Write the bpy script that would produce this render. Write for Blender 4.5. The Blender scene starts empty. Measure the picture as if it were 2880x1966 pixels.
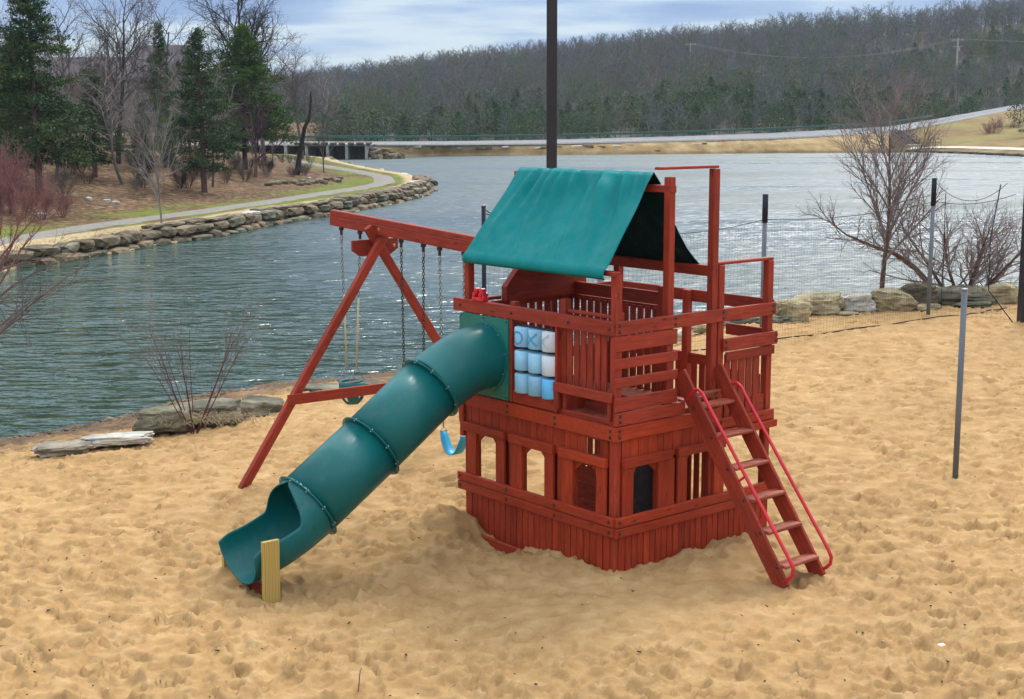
import bpy, bmesh, math, random
import numpy as np
from mathutils import Matrix, Vector, noise as mnoise

random.seed(7); rng = np.random.default_rng(7)
sc = bpy.context.scene
COL = sc.collection
R = math.radians
# ------------------------------------------------------------------ camera, sky, sun, exposure
CAMH, PITCH, ROLL, FPX = 4.6439, 0.1633, -0.0026, 3919.5     # metres, radians, focal length in px of a 2880 px wide frame
cam = bpy.data.cameras.new('camera'); camo = bpy.data.objects.new('camera', cam); COL.objects.link(camo)
cam.sensor_width = 36; cam.lens = 36 * FPX / 2880; cam.clip_start = .1; cam.clip_end = 4000
_c, _s = math.cos(PITCH), math.sin(PITCH); _cr, _sr = math.cos(ROLL), math.sin(ROLL)
fwd = Vector((0, _c, -_s)); up0 = Vector((0, _s, _c)); rt0 = Vector((1, 0, 0))
rt = rt0 * _cr + up0 * _sr; up = up0 * _cr - rt0 * _sr
camo.matrix_world = Matrix(((rt.x, up.x, -fwd.x, 0), (rt.y, up.y, -fwd.y, 0), (rt.z, up.z, -fwd.z, CAMH), (0, 0, 0, 1)))
sc.camera = camo
SUN_EL, SUN_AZ = R(46), R(22)          # azimuth clockwise from +Y: the veiled sun stands over the lake, ahead and to the right
world = bpy.data.worlds.new('World'); sc.world = world; world.use_nodes = True
nt = world.node_tree; nt.nodes.clear()
N = nt.nodes.new; LK = nt.links.new
out = N('ShaderNodeOutputWorld'); bg = N('ShaderNodeBackground'); bg.inputs['Strength'].default_value = .10
sky = N('ShaderNodeTexSky'); sky.sky_type = 'NISHITA'; sky.sun_disc = False
sky.sun_elevation = SUN_EL; sky.sun_rotation = SUN_AZ; sky.air_density = 1.0; sky.dust_density = .6; sky.ozone_density = 2
tc = N('ShaderNodeTexCoord'); sep = N('ShaderNodeSeparateXYZ'); LK(tc.outputs['Generated'], sep.inputs[0])
def wmath(op, a, b=None, c=None, clamp=False):
    n = N('ShaderNodeMath'); n.operation = op; n.use_clamp = clamp
    for i, v in enumerate((a, b, c)):
        if v is None: continue
        if isinstance(v, (int, float)): n.inputs[i].default_value = v
        else: LK(v, n.inputs[i])
    return n.outputs[0]
zz = wmath('ADD', wmath('MAXIMUM', sep.outputs['Z'], 0.0), .055)    # project onto a cloud layer
cx = wmath('DIVIDE', sep.outputs['X'], zz); cy = wmath('DIVIDE', sep.outputs['Y'], zz)
cmb = N('ShaderNodeCombineXYZ'); LK(cx, cmb.inputs[0]); LK(cy, cmb.inputs[1])
mp = N('ShaderNodeMapping'); LK(cmb.outputs[0], mp.inputs[0]); mp.inputs['Scale'].default_value = (.42, .42, 1); mp.inputs['Location'].default_value = (1.7, -2.35, 0)
cn = N('ShaderNodeTexNoise'); LK(mp.outputs[0], cn.inputs['Vector']); cn.inputs['Scale'].default_value = 1.0; cn.inputs['Detail'].default_value = 6; cn.inputs['Roughness'].default_value = .5
cn2 = N('ShaderNodeTexNoise'); LK(mp.outputs[0], cn2.inputs['Vector']); cn2.inputs['Scale'].default_value = 3.1; cn2.inputs['Detail'].default_value = 4
band = N('ShaderNodeMapRange'); band.interpolation_type = 'SMOOTHSTEP'; LK(sep.outputs['Z'], band.inputs['Value']); band.inputs['From Min'].default_value = .050; band.inputs['From Max'].default_value = .080; band.inputs['To Max'].default_value = .10
thick0 = wmath('ADD', wmath('MULTIPLY', cn.outputs['Fac'], .8), wmath('MULTIPLY', cn2.outputs['Fac'], .2))
thick = wmath('ADD', thick0, band.outputs[0])
rmp = N('ShaderNodeValToRGB'); LK(thick, rmp.inputs[0])
e = rmp.color_ramp.elements
e[0].position = .34; e[0].color = (3.2, 5.0, 8.3, 1)
e[1].position = .64; e[1].color = (2.5, 3.9, 7.0, 1)
m_ = e.new(.46); m_.color = (6.6, 8.0, 9.3, 1)
m_ = e.new(.57); m_.color = (3.7, 5.3, 8.2, 1)
m_ = e.new(.50); m_.color = (6.4, 7.8, 9.1, 1)
mix = N('ShaderNodeMixRGB'); mix.inputs[0].default_value = .85; LK(sky.outputs[0], mix.inputs[1]); LK(rmp.outputs[0], mix.inputs[2])
brk = N('ShaderNodeMapRange'); brk.interpolation_type = 'SMOOTHSTEP'; LK(sep.outputs['Z'], brk.inputs['Value']); brk.inputs['From Min'].default_value = .085; brk.inputs['From Max'].default_value = .38; brk.inputs['To Min'].default_value = .76; brk.inputs['To Max'].default_value = 1.70
lift = wmath('MULTIPLY_ADD', wmath('MAXIMUM', sep.outputs['Z'], 0.0), .75, brk.outputs[0])      # an overcast sky is brighter overhead than at the horizon
vm = N('ShaderNodeVectorMath'); vm.operation = 'SCALE'; grey = N('ShaderNodeMixRGB'); hi = N('ShaderNodeMapRange'); LK(sep.outputs['Z'], hi.inputs['Value']); hi.inputs['From Min'].default_value = .10; hi.inputs['From Max'].default_value = .45; hi.inputs['To Max'].default_value = .75
LK(hi.outputs[0], grey.inputs[0]); LK(mix.outputs[0], grey.inputs[1]); grey.inputs[2].default_value = (6.1, 6.2, 6.3, 1)      # plain grey cloud deck higher up
LK(grey.outputs[0], vm.inputs[0]); LK(lift, vm.inputs['Scale'])
LK(vm.outputs[0], bg.inputs[0]); LK(bg.outputs[0], out.inputs[0])
sun = bpy.data.lights.new('sun', 'SUN'); sun.energy = 2.8; sun.angle = R(20); sun.color = (1, .96, .9)
suno = bpy.data.objects.new('sun', sun); COL.objects.link(suno)
sd = Vector((math.sin(SUN_AZ) * math.cos(SUN_EL), math.cos(SUN_AZ) * math.cos(SUN_EL), math.sin(SUN_EL)))
suno.rotation_euler = sd.to_track_quat('Z', 'Y').to_euler(); suno.location = (0, 0, 30)
sc.view_settings.view_transform = 'Standard'; sc.view_settings.look = 'None'; sc.view_settings.gamma = 1
sc.view_settings.use_curve_mapping = False; sc.view_settings.exposure = 0.30
sc.cycles.max_bounces = 6; sc.cycles.diffuse_bounces = 3; sc.cycles.glossy_bounces = 3; sc.cycles.transparent_max_bounces = 12
WZ = -0.9    # water level

# ------------------------------------------------------------------ small geometry helpers
def ray(px, py):
    a, b = (px - 1440) / FPX, (983 - py) / FPX
    return np.array([a * _cr - b * _sr, _c + (a * _sr + b * _cr) * _s, -_s + (a * _sr + b * _cr) * _c])
def on_z(px, py, z):
    r = ray(px, py); k = (z - CAMH) / r[2]; return np.array([0, 0, CAMH]) + k * r
def at_y(px, py, D):
    r = ray(px, py); return np.array([0, 0, CAMH]) + D / r[1] * r
class MB:
    def __init__(s): s.v = []; s.f = []; s.n = 0
    def add(s, v, f):
        s.v.extend([tuple(map(float, p)) for p in v]); s.f.extend([tuple(i + s.n for i in q) for q in f]); s.n += len(v)
    def box(s, c, d, M=None, bev=0):
        v, f = boxgeo(d[0], d[1], d[2], bev)
        v = [Vector(p) for p in v]
        if M is not None: v = [M @ p for p in v]
        s.add([(p[0] + c[0], p[1] + c[1], p[2] + c[2]) for p in v], f)
    def tube(s, pts, rad, k=6, cap=True):
        pts = [Vector(p) for p in pts]; n = len(pts)
        if not hasattr(rad, '__len__'): rad = [rad] * n
        V = []; F = []; ref = None
        for i, p in enumerate(pts):
            t = (pts[min(i + 1, n - 1)] - pts[max(i - 1, 0)])
            t = t.normalized() if t.length > 1e-9 else Vector((0, 0, 1))
            if ref is None: ref = t.orthogonal().normalized()
            a = (ref - t * ref.dot(t)); a = a.normalized() if a.length > 1e-6 else t.orthogonal().normalized(); ref = a
            b = t.cross(a)
            for j in range(k):
                th = 2 * math.pi * j / k; V.append(p + (a * math.cos(th) + b * math.sin(th)) * rad[i])
        for i in range(n - 1):
            for j in range(k):
                F.append((i * k + j, i * k + (j + 1) % k, (i + 1) * k + (j + 1) % k, (i + 1) * k + j))
        if cap and k > 2: F.append(tuple(range(k))[::-1]); F.append(tuple((n - 1) * k + j for j in range(k)))
        s.add(V, F)
    def mesh(s, name):
        me = bpy.data.meshes.new(name); me.from_pydata(s.v, [], s.f); me.update(); return me
    def build(s, name, mat, parent=None, smooth=False):
        return link(s.mesh(name), name, mat, parent, smooth)
def boxgeo(a, b, c, e=0):
    a, b, c = a / 2, b / 2, c / 2
    if e <= 0:
        v = [(x * a, y * b, z * c) for x in (-1, 1) for y in (-1, 1) for z in (-1, 1)]
        return v, [(0, 1, 3, 2), (4, 6, 7, 5), (0, 4, 5, 1), (2, 3, 7, 6), (0, 2, 6, 4), (1, 5, 7, 3)]
    e = min(e, a * .45, b * .45, c * .45); v = []; idx = {}
    for x in (-1, 1):
        for y in (-1, 1):
            for z in (-1, 1):
                idx[(x, y, z)] = len(v)
                v += [(x * a, y * (b - e), z * (c - e)), (x * (a - e), y * b, z * (c - e)), (x * (a - e), y * (b - e), z * c)]
    f = []
    def q(p): f.append(p)
    for s_ in (-1, 1):
        o = [(-1, -1), (1, -1), (1, 1), (-1, 1)] if s_ > 0 else [(-1, -1), (-1, 1), (1, 1), (1, -1)]
        q(tuple(idx[(s_, y, z)] for y, z in o)); o2 = o[::-1]
        q(tuple(idx[(x, s_, z)] + 1 for x, z in o2)); q(tuple(idx[(x, y, s_)] + 2 for x, y in o))
    for y in (-1, 1):
        for z in (-1, 1):
            p = (idx[(-1, y, z)] + 1, idx[(1, y, z)] + 1, idx[(1, y, z)] + 2, idx[(-1, y, z)] + 2); q(p if y * z > 0 else p[::-1])
    for x in (-1, 1):
        for z in (-1, 1):
            p = (idx[(x, -1, z)], idx[(x, 1, z)], idx[(x, 1, z)] + 2, idx[(x, -1, z)] + 2); q(p if x * z < 0 else p[::-1])
    for x in (-1, 1):
        for y in (-1, 1):
            p = (idx[(x, y, -1)], idx[(x, y, 1)], idx[(x, y, 1)] + 1, idx[(x, y, -1)] + 1); q(p if x * y > 0 else p[::-1])
    for k_, i in idx.items():
        p = (i, i + 1, i + 2); q(p if k_[0] * k_[1] * k_[2] > 0 else p[::-1])
    return v, f
def link(me, name, mat=None, parent=None, smooth=False):
    if mat is not None and not me.materials: me.materials.append(mat)
    if smooth: me.polygons.foreach_set('use_smooth', [True] * len(me.polygons))
    o = bpy.data.objects.new(name, me); COL.objects.link(o)
    if parent is not None: o.parent = parent
    return o
def tag(o, label=None, cat=None, group=None, kind=None):
    if label: o['label'] = label
    if cat: o['category'] = cat
    if group: o['group'] = group
    if kind: o['kind'] = kind
    return o
def thing(name, label, cat, loc=(0, 0, 0), rz=0, group=None):
    o = bpy.data.objects.new(name, None); COL.objects.link(o); o.location = tuple(map(float, loc)); o.rotation_euler = (0, 0, rz)
    o.empty_display_size = .1
    return tag(o, label, cat, group)
def copy_tree(o, parent=None):
    c = o.copy(); COL.objects.link(c); c.parent = parent
    for ch in list(o.children): copy_tree(ch, c)
    return c
_boxcache = {}
def board(name, p0, p1, wdir, w, t, mat, parent, bev=.006):
    """a plank whose local X runs along its length, Y across its width, Z through its thickness"""
    p0, p1, wd = Vector(p0), Vector(p1), Vector(wdir)
    X = (p1 - p0); Lh = X.length; X.normalize(); Z = X.cross(wd).normalized(); Y = Z.cross(X)
    key = (round(Lh, 3), round(w, 3), round(t, 3), bev, mat.name)
    if key not in _boxcache:
        v, f = boxgeo(key[0], key[1], key[2], bev); me = bpy.data.meshes.new(name); me.from_pydata(v, [], f); me.materials.append(mat); _boxcache[key] = me
    o = bpy.data.objects.new(name, _boxcache[key]); COL.objects.link(o); o.parent = parent
    c = (p0 + p1) / 2
    o.matrix_local = Matrix(((X.x, Y.x, Z.x, c.x), (X.y, Y.y, Z.y, c.y), (X.z, Y.z, Z.z, c.z), (0, 0, 0, 1)))
    return o

# ------------------------------------------------------------------ materials
def mat_new(name):
    m = bpy.data.materials.new(name); m.use_nodes = True; t = m.node_tree; b = t.nodes['Principled BSDF']; return m, t, b
def nn(t, typ, **kw):
    n = t.nodes.new(typ)
    for k, v in kw.items():
        if k in n.inputs: n.inputs[k].default_value = v
        else: setattr(n, k, v)
    return n
def ramp(t, src, stops):
    r = t.nodes.new('ShaderNodeValToRGB'); t.links.new(src, r.inputs[0]); el = r.color_ramp.elements
    el[0].position, el[0].color = stops[0][0], (*stops[0][1], 1); el[1].position, el[1].color = stops[-1][0], (*stops[-1][1], 1)
    for p, c in stops[1:-1]: x = el.new(p); x.color = (*c, 1)
    return r.outputs[0]
def coords(t, scale=(1, 1, 1), obj=True, rand=True):
    tc = t.nodes.new('ShaderNodeTexCoord'); mp = t.nodes.new('ShaderNodeMapping'); mp.inputs['Scale'].default_value = scale
    t.links.new(tc.outputs['Object'] if obj else tc.outputs['Generated'], mp.inputs['Vector'])
    if rand:
        oi = t.nodes.new('ShaderNodeObjectInfo'); ml = nn(t, 'ShaderNodeMath', operation='MULTIPLY'); ml.inputs[1].default_value = 37.0
        t.links.new(oi.outputs['Random'], ml.inputs[0]); cb = t.nodes.new('ShaderNodeCombineXYZ')
        for i in range(3): t.links.new(ml.outputs[0], cb.inputs[i])
        t.links.new(cb.outputs[0], mp.inputs['Location'])
    return mp.outputs[0]
def noise_(t, vec, scale, detail=4, rough=.55, dist=0):
    n = nn(t, 'ShaderNodeTexNoise', Scale=scale, Detail=detail, Roughness=rough, Distortion=dist); t.links.new(vec, n.inputs['Vector']); return n.outputs['Fac']
def mixc(t, fac, a, b, mode='MIX'):
    m = t.nodes.new('ShaderNodeMixRGB'); m.blend_type = mode
    for i, v in ((0, fac), (1, a), (2, b)):
        if isinstance(v, (int, float)): m.inputs[i].default_value = v
        elif isinstance(v, tuple): m.inputs[i].default_value = (*v, 1)
        else: t.links.new(v, m.inputs[i])
    return m.outputs[0]
def bump_(t, b, h, strength=.3, dist=.01):
    n = nn(t, 'ShaderNodeBump', Strength=strength, Distance=dist); t.links.new(h, n.inputs['Height']); t.links.new(n.outputs[0], b.inputs['Normal']); return n
def spec(b, rough, s=.5, metal=0):
    b.inputs['Roughness'].default_value = rough; b.inputs['Specular IOR Level'].default_value = s; b.inputs['Metallic'].default_value = metal
def simple(name, lo, hi, scale, rough=.8, s=.3, detail=5, bump=0, bscale=None, stretch=(1, 1, 1), bdist=.01, metal=0, rand=True):
    m, t, b = mat_new(name); v = coords(t, stretch, rand=rand)
    n = noise_(t, v, scale, detail); c = ramp(t, n, [(.3, lo), (.7, hi)]); t.links.new(c, b.inputs['Base Color']); spec(b, rough, s, metal)
    if bump: bump_(t, b, noise_(t, v, bscale or scale * 3, 4), bump, bdist)
    return m
def redwood(name, a, b_, c_, worn=.60):
    m, t, b = mat_new(name)
    v = coords(t, (1.2, 14, 14)); g = noise_(t, v, 3.0, 5, .6, .6)          # grain along the plank
    v2 = coords(t, (1, 1, 1)); blot = noise_(t, v2, 1.7, 3)
    base = ramp(t, g, [(.25, a), (.5, b_), (.8, c_)])
    base = mixc(t, .55, base, ramp(t, blot, [(.3, (.62, .62, .62)), (.7, (1.25, 1.2, 1.2))]), 'MULTIPLY')
    oi = t.nodes.new('ShaderNodeObjectInfo'); base = mixc(t, .8, base, ramp(t, oi.outputs['Random'], [(0, (.80, .77, .77)), (1, (1.12, 1.12, 1.08))]), 'MULTIPLY')
    scr = noise_(t, coords(t, (2, 30, 30)), 4.5, 6, .7); chip = ramp(t, scr, [(worn, (0, 0, 0)), (worn + .05, (1, 1, 1))])
    spot = ramp(t, noise_(t, v2, 6, 2), [(.55, (0, 0, 0)), (.68, (1, 1, 1))])
    msk = mixc(t, 1, chip, spot, 'MULTIPLY'); base = mixc(t, msk, base, (.42, .17, .11))
    vo = nn(t, 'ShaderNodeTexVoronoi', Scale=1.0); t.links.new(coords(t, (2.2, 9, 9)), vo.inputs['Vector'])      # knots
    base = mixc(t, ramp(t, vo.outputs['Distance'], [(.06, (.8, .8, .8)), (.13, (0, 0, 0))]), base, (.06, .012, .008))
    t.links.new(base, b.inputs['Base Color']); spec(b, .62, .25)
    bump_(t, b, g, .6, .005); return m
WOOD = redwood('redwood_stain', (.185, .020, .009), (.285, .034, .014), (.38, .060, .026))
WOODLOW = redwood('redwood_stain_low', (.21, .020, .006), (.325, .035, .009), (.42, .058, .018))
TREAD = redwood('worn_tread', (.20, .035, .018), (.30, .07, .035), (.40, .13, .075), .5)
PINE = None
def pine():
    m, t, b = mat_new('treated_pine'); v = coords(t, (.7, 5, 5))
    w = nn(t, 'ShaderNodeTexWave', Scale=1.6, Distortion=7.0, Detail=2.0); w.bands_direction = 'Y'; t.links.new(v, w.inputs['Vector'])
    c = ramp(t, w.outputs['Fac'], [(.0, (.36, .24, .055)), (.5, (.52, .36, .10)), (1, (.42, .28, .07))])
    t.links.new(c, b.inputs['Base Color']); spec(b, .65, .3); return m
PINE = pine()
def plastic(name, col, rough=.32, var=.12, sp=.5, dusty=.16, bmp=.25):
    m, t, b = mat_new(name); v = coords(t); n = noise_(t, v, 1.8, 4)
    c = ramp(t, n, [(.3, tuple(x * (1 - var) for x in col)), (.7, tuple(x * (1 + var) for x in col))])
    n2 = noise_(t, v, 55, 3); c = mixc(t, .12, c, ramp(t, n2, [(.3, (.5, .5, .5)), (.7, (1.5, 1.5, 1.5))]), 'MULTIPLY')
    dust = ramp(t, noise_(t, v, 4.5, 7, .7), [(.55, (0, 0, 0)), (.8, (dusty,) * 3)]); c = mixc(t, dust, c, (.25, .3, .26))
    t.links.new(c, b.inputs['Base Color']); spec(b, rough, sp)
    r = ramp(t, noise_(t, v, 7, 5), [(.3, (rough * .8,) * 3), (.7, (rough * 1.5,) * 3)]); t.links.new(r, b.inputs['Roughness'])
    if bmp: bump_(t, b, noise_(t, v, 2.2, 2), bmp, .02)
    return m
GREEN = plastic('green_plastic', (.0015, .112, .108), .34, .14, .35, .14)
GPANEL = plastic('green_panel_plastic', (.008, .150, .105), .42)
FABRIC = plastic('green_tarp', (.001, .180, .175), .62, .05, .18, .04, 0)
RED = plastic('red_plastic', (.55, .008, .02), .35)
BLUE = plastic('blue_plastic', (.015, .34, .55), .4)
BLACKPL = plastic('black_plastic', (.012, .014, .02), .5)
TILE = plastic('pale_blue_plastic', (.26, .54, .72), .5, .25)
TILEW = plastic('faded_white_plastic', (.58, .66, .70), .55, .18)
TILEB = plastic('mid_blue_plastic', (.10, .42, .70), .5, .3)
INK = plastic('faded_blue_ink', (.06, .30, .52), .6)
GREYINK = plastic('faded_grey_ink', (.35, .45, .52), .6)
STEEL = simple('galvanised_steel', (.25, .27, .29), (.36, .38, .40), 12, .45, .5, metal=.7)
CHAIN = simple('dull_chain', (.16, .17, .18), (.26, .27, .28), 30, .5, .5, metal=.6)
YROPE = simple('yellow_sleeve', (.42, .38, .18), (.55, .50, .25), 30, .7)
DARKMETAL = simple('dark_bolt', (.03, .02, .02), (.06, .04, .035), 30, .5, .4, metal=.3)
BRASS = simple('brass_bolt', (.35, .25, .10), (.5, .36, .16), 30, .4, .5, metal=.6)
POLE = simple('dark_painted_steel', (.012, .010, .012), (.022, .018, .02), 4, .55, .4)
GREYPOLE = simple('grey_pole', (.09, .105, .12), (.16, .175, .19), 5, .5, .4, stretch=(1, 1, .2))
NAVY = simple('navy_padding', (.006, .007, .016), (.010, .011, .024), 8, .6, .3)
CORD = simple('dark_cord', (.018, .02, .025), (.03, .03, .035), 10, .8, .2)
def bark(name, lo, hi, scale=6): return simple(name, lo, hi, scale, .9, .15, bump=.5, bscale=18, stretch=(1, 1, .35), bdist=.02)
BARK = bark('grey_bark', (.075, .062, .052), (.15, .13, .11))
BARKPALE = bark('pale_bark', (.17, .15, .125), (.28, .25, .21))
BARKDARK = bark('dark_bark', (.022, .018, .018), (.05, .04, .038))
BARKRED = bark('reddish_bark', (.07, .038, .036), (.14, .08, .072))
BARKBROWN = bark('brown_bark', (.07, .045, .035), (.14, .09, .07))
TWIG = simple('grey_twigs', (.10, .085, .08), (.17, .145, .135), 3, .9, .1)
TWIGRED = simple('reddish_twigs', (.17, .075, .07), (.27, .135, .12), 3, .9, .1)
TWIGPURP = simple('purple_twigs', (.055, .028, .045), (.10, .05, .075), 3, .9, .1)
TWIGPALE = simple('pale_twigs', (.18, .155, .135), (.28, .24, .215), 3, .9, .1)
def leafmat(name, stops, scale=.9):
    m, t, b = mat_new(name); v = coords(t); n = noise_(t, v, scale, 5, .65); c = ramp(t, n, stops)
    oi = t.nodes.new('ShaderNodeObjectInfo'); c = mixc(t, .6, c, ramp(t, oi.outputs['Random'], [(0, (.7, .7, .7)), (1, (1.3, 1.25, 1.2))]), 'MULTIPLY')
    t.links.new(c, b.inputs['Base Color']); spec(b, .7, .15); return m
LEAF = leafmat('cedar_foliage', [(.3, (.022, .058, .028)), (.5, (.048, .10, .036)), (.66, (.125, .13, .042))])
LEAFB = leafmat('dark_spruce_foliage', [(.3, (.012, .040, .032)), (.55, (.026, .070, .045)), (.75, (.06, .105, .055))])
LEAFG = leafmat('green_cedar_foliage', [(.3, (.026, .068, .018)), (.5, (.058, .125, .026)), (.7, (.13, .19, .042))])
LEAFRUST = leafmat('rusty_cedar_foliage', [(.3, (.030, .028, .014)), (.55, (.062, .045, .022)), (.75, (.09, .06, .03))])
FARLEAF = leafmat('far_evergreen', [(.3, (.032, .068, .028)), (.6, (.055, .10, .036)), (.8, (.09, .14, .048))], .3)
FARTWIG = simple('far_twigs', (.10, .108, .105), (.155, .165, .16), .4, .95, .05)
FARTWIGW = simple('far_warm_twigs', (.12, .11, .095), (.18, .165, .145), .4, .95, .05)
FARTWIGG = simple('far_green_twigs', (.085, .11, .06), (.14, .165, .09), .4, .95, .05)
def stone(name, lo, mid, hi, sc_=1.6, strat=9):
    m, t, b = mat_new(name); v = coords(t); v2 = coords(t, (1, 1, strat))
    n = noise_(t, v, sc_, 7, .65); st = noise_(t, v2, 1.2, 5, .6)
    c = ramp(t, n, [(.3, lo), (.5, mid), (.7, hi)])
    c = mixc(t, .65, c, ramp(t, st, [(.32, (.35, .33, .30)), (.5, (1, 1, 1)), (.7, (1.2, 1.18, 1.12))]), 'MULTIPLY')
    t.links.new(c, b.inputs['Base Color']); spec(b, .85, .2); bump_(t, b, mixc(t, .5, n, st), .9, .06); return m
STONE = stone('limestone_block', (.045, .037, .024), (.12, .098, .06), (.26, .22, .145))
STONEPALE = stone('pale_limestone', (.30, .28, .23), (.48, .45, .38), (.64, .60, .52))
STONETAN = stone('tan_limestone', (.17, .135, .075), (.33, .27, .15), (.50, .43, .28), 2.2, 11)
STONEGREY = stone('grey_lichen_stone', (.06, .056, .038), (.14, .13, .085), (.27, .25, .17))
CONCRETE = simple('concrete', (.27, .265, .24), (.37, .36, .32), 2.5, .85, .2, bump=.2)
ASPHALT = simple('asphalt_path', (.17, .155, .13), (.25, .23, .195), 3.5, .9, .2, bump=.3, bscale=40, rand=False)
ROADM = simple('road_surface', (.14, .145, .15), (.20, .205, .21), .6, .85, .3, rand=False)
GREENRAIL = simple('green_guardrail', (.010, .075, .055), (.02, .11, .08), 2, .5, .4)
def sandmat(name='sand', tan=True):
    m, t, b = mat_new(name); tcn = t.nodes.new('ShaderNodeTexCoord'); v = tcn.outputs['Object']
    big = noise_(t, v, .22, 3); mid = noise_(t, v, 3.5, 6, .6); fine = noise_(t, v, 160, 2, .7)
    c = ramp(t, mid, [(.25, (.315, .19, .078)), (.5, (.42, .263, .115)), (.75, (.515, .35, .17))])
    c = mixc(t, .5, c, ramp(t, big, [(.35, (.84, .82, .78)), (.65, (1.08, 1.07, 1.05))]), 'MULTIPLY')
    c = mixc(t, .5, c, ramp(t, fine, [(.3, (.66, .64, .62)), (.7, (1.3, 1.3, 1.3))]), 'MULTIPLY')
    deb = ramp(t, noise_(t, v, 26, 3, .6), [(.72, (0, 0, 0)), (.76, (1, 1, 1))]); c = mixc(t, deb, c, (.17, .105, .05))
    # damp dark sand by the water line
    sx = t.nodes.new('ShaderNodeSeparateXYZ'); t.links.new(v, sx.inputs[0])
    wz = nn(t, 'ShaderNodeMath', operation='MULTIPLY_ADD'); t.links.new(noise_(t, v, 1.2, 4), wz.inputs[0]); wz.inputs[1].default_value = .35; t.links.new(sx.outputs['Z'], wz.inputs[2])
    mr = nn(t, 'ShaderNodeMapRange'); t.links.new(wz.outputs[0], mr.inputs['Value']); mr.inputs['From Min'].default_value = -.62; mr.inputs['From Max'].default_value = -.45
    c = mixc(t, mr.outputs[0], (.13, .085, .055), c)
    t.links.new(c, b.inputs['Base Color']); spec(b, .95, .1)
    h = mixc(t, .35, noise_(t, v, 14, 5, .6), fine); bump_(t, b, h, .6, .03); return m
SAND = sandmat()
def bankmat():
    m, t, b = mat_new('bank_ground'); tcn = t.nodes.new('ShaderNodeTexCoord'); v = tcn.outputs['Object']
    a = nn(t, 'ShaderNodeAttribute'); a.attribute_name = 'inland'
    n = noise_(t, v, .35, 5, .6); n2 = noise_(t, v, 2.6, 7, .7); n3 = noise_(t, v, .12, 3)
    leaf = ramp(t, n2, [(.30, (.035, .025, .018)), (.45, (.10, .064, .036)), (.56, (.19, .12, .065)), (.68, (.36, .26, .16))])
    leaf = mixc(t, .7, leaf, ramp(t, n, [(.35, (.55, .5, .52)), (.6, (1.1, 1.05, 1))]), 'MULTIPLY')
    grass = ramp(t, n2, [(.3, (.075, .085, .018)), (.5, (.125, .16, .024)), (.75, (.24, .23, .07))])
    mulch = ramp(t, noise_(t, v, 5, 6, .7), [(.3, (.22, .15, .075)), (.5, (.42, .32, .17)), (.7, (.60, .50, .32))])
    def band(lo, hi, soft, amp=3.0):
        w = nn(t, 'ShaderNodeMath', operation='MULTIPLY_ADD'); t.links.new(n, w.inputs[0]); w.inputs[1].default_value = amp; t.links.new(a.outputs['Fac'], w.inputs[2])
        r = nn(t, 'ShaderNodeMapRange'); t.links.new(w.outputs[0], r.inputs['Value']); r.inputs['From Min'].default_value = hi + amp * .5; r.inputs['From Max'].default_value = hi + soft + amp * .5; r.inputs['To Min'].default_value = 1; r.inputs['To Max'].default_value = 0
        return r.outputs[0]
    patch = ramp(t, n3, [(.42, (.1, .1, .1)), (.56, (1, 1, 1))])
    g = mixc(t, band(0, 6.6, 1.5), leaf, mixc(t, patch, leaf, grass))
    c = mixc(t, band(0, 2.0, .5, .8), g, mulch)
    t.links.new(c, b.inputs['Base Color']); spec(b, .95, .1); bump_(t, b, n2, .8, .12); return m
BANK = bankmat()
def slopemat(name, stops, greens=.0, scale=.35):
    m, t, b = mat_new(name); tcn = t.nodes.new('ShaderNodeTexCoord'); v = tcn.outputs['Object']
    c = ramp(t, noise_(t, v, scale, 7, .65), stops)
    if greens: c = mixc(t, ramp(t, noise_(t, v, .06, 3), [(.5, (0, 0, 0)), (.6, (greens,) * 3)]), c, (.15, .17, .03))
    t.links.new(c, b.inputs['Base Color']); spec(b, .95, .1); bump_(t, b, noise_(t, v, 1.2, 5), .6, .2); return m
DAMG = slopemat('dry_grass_bank', [(.3, (.18, .115, .045)), (.5, (.31, .21, .095)), (.7, (.42, .32, .17))])
HILLGRASS = slopemat('dry_hill_grass', [(.3, (.125, .072, .034)), (.5, (.21, .142, .062)), (.7, (.27, .21, .095))], .35, .12)
FOREST = slopemat('forest_floor', [(.3, (.045, .042, .034)), (.5, (.08, .07, .056)), (.7, (.12, .10, .078))])
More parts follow.
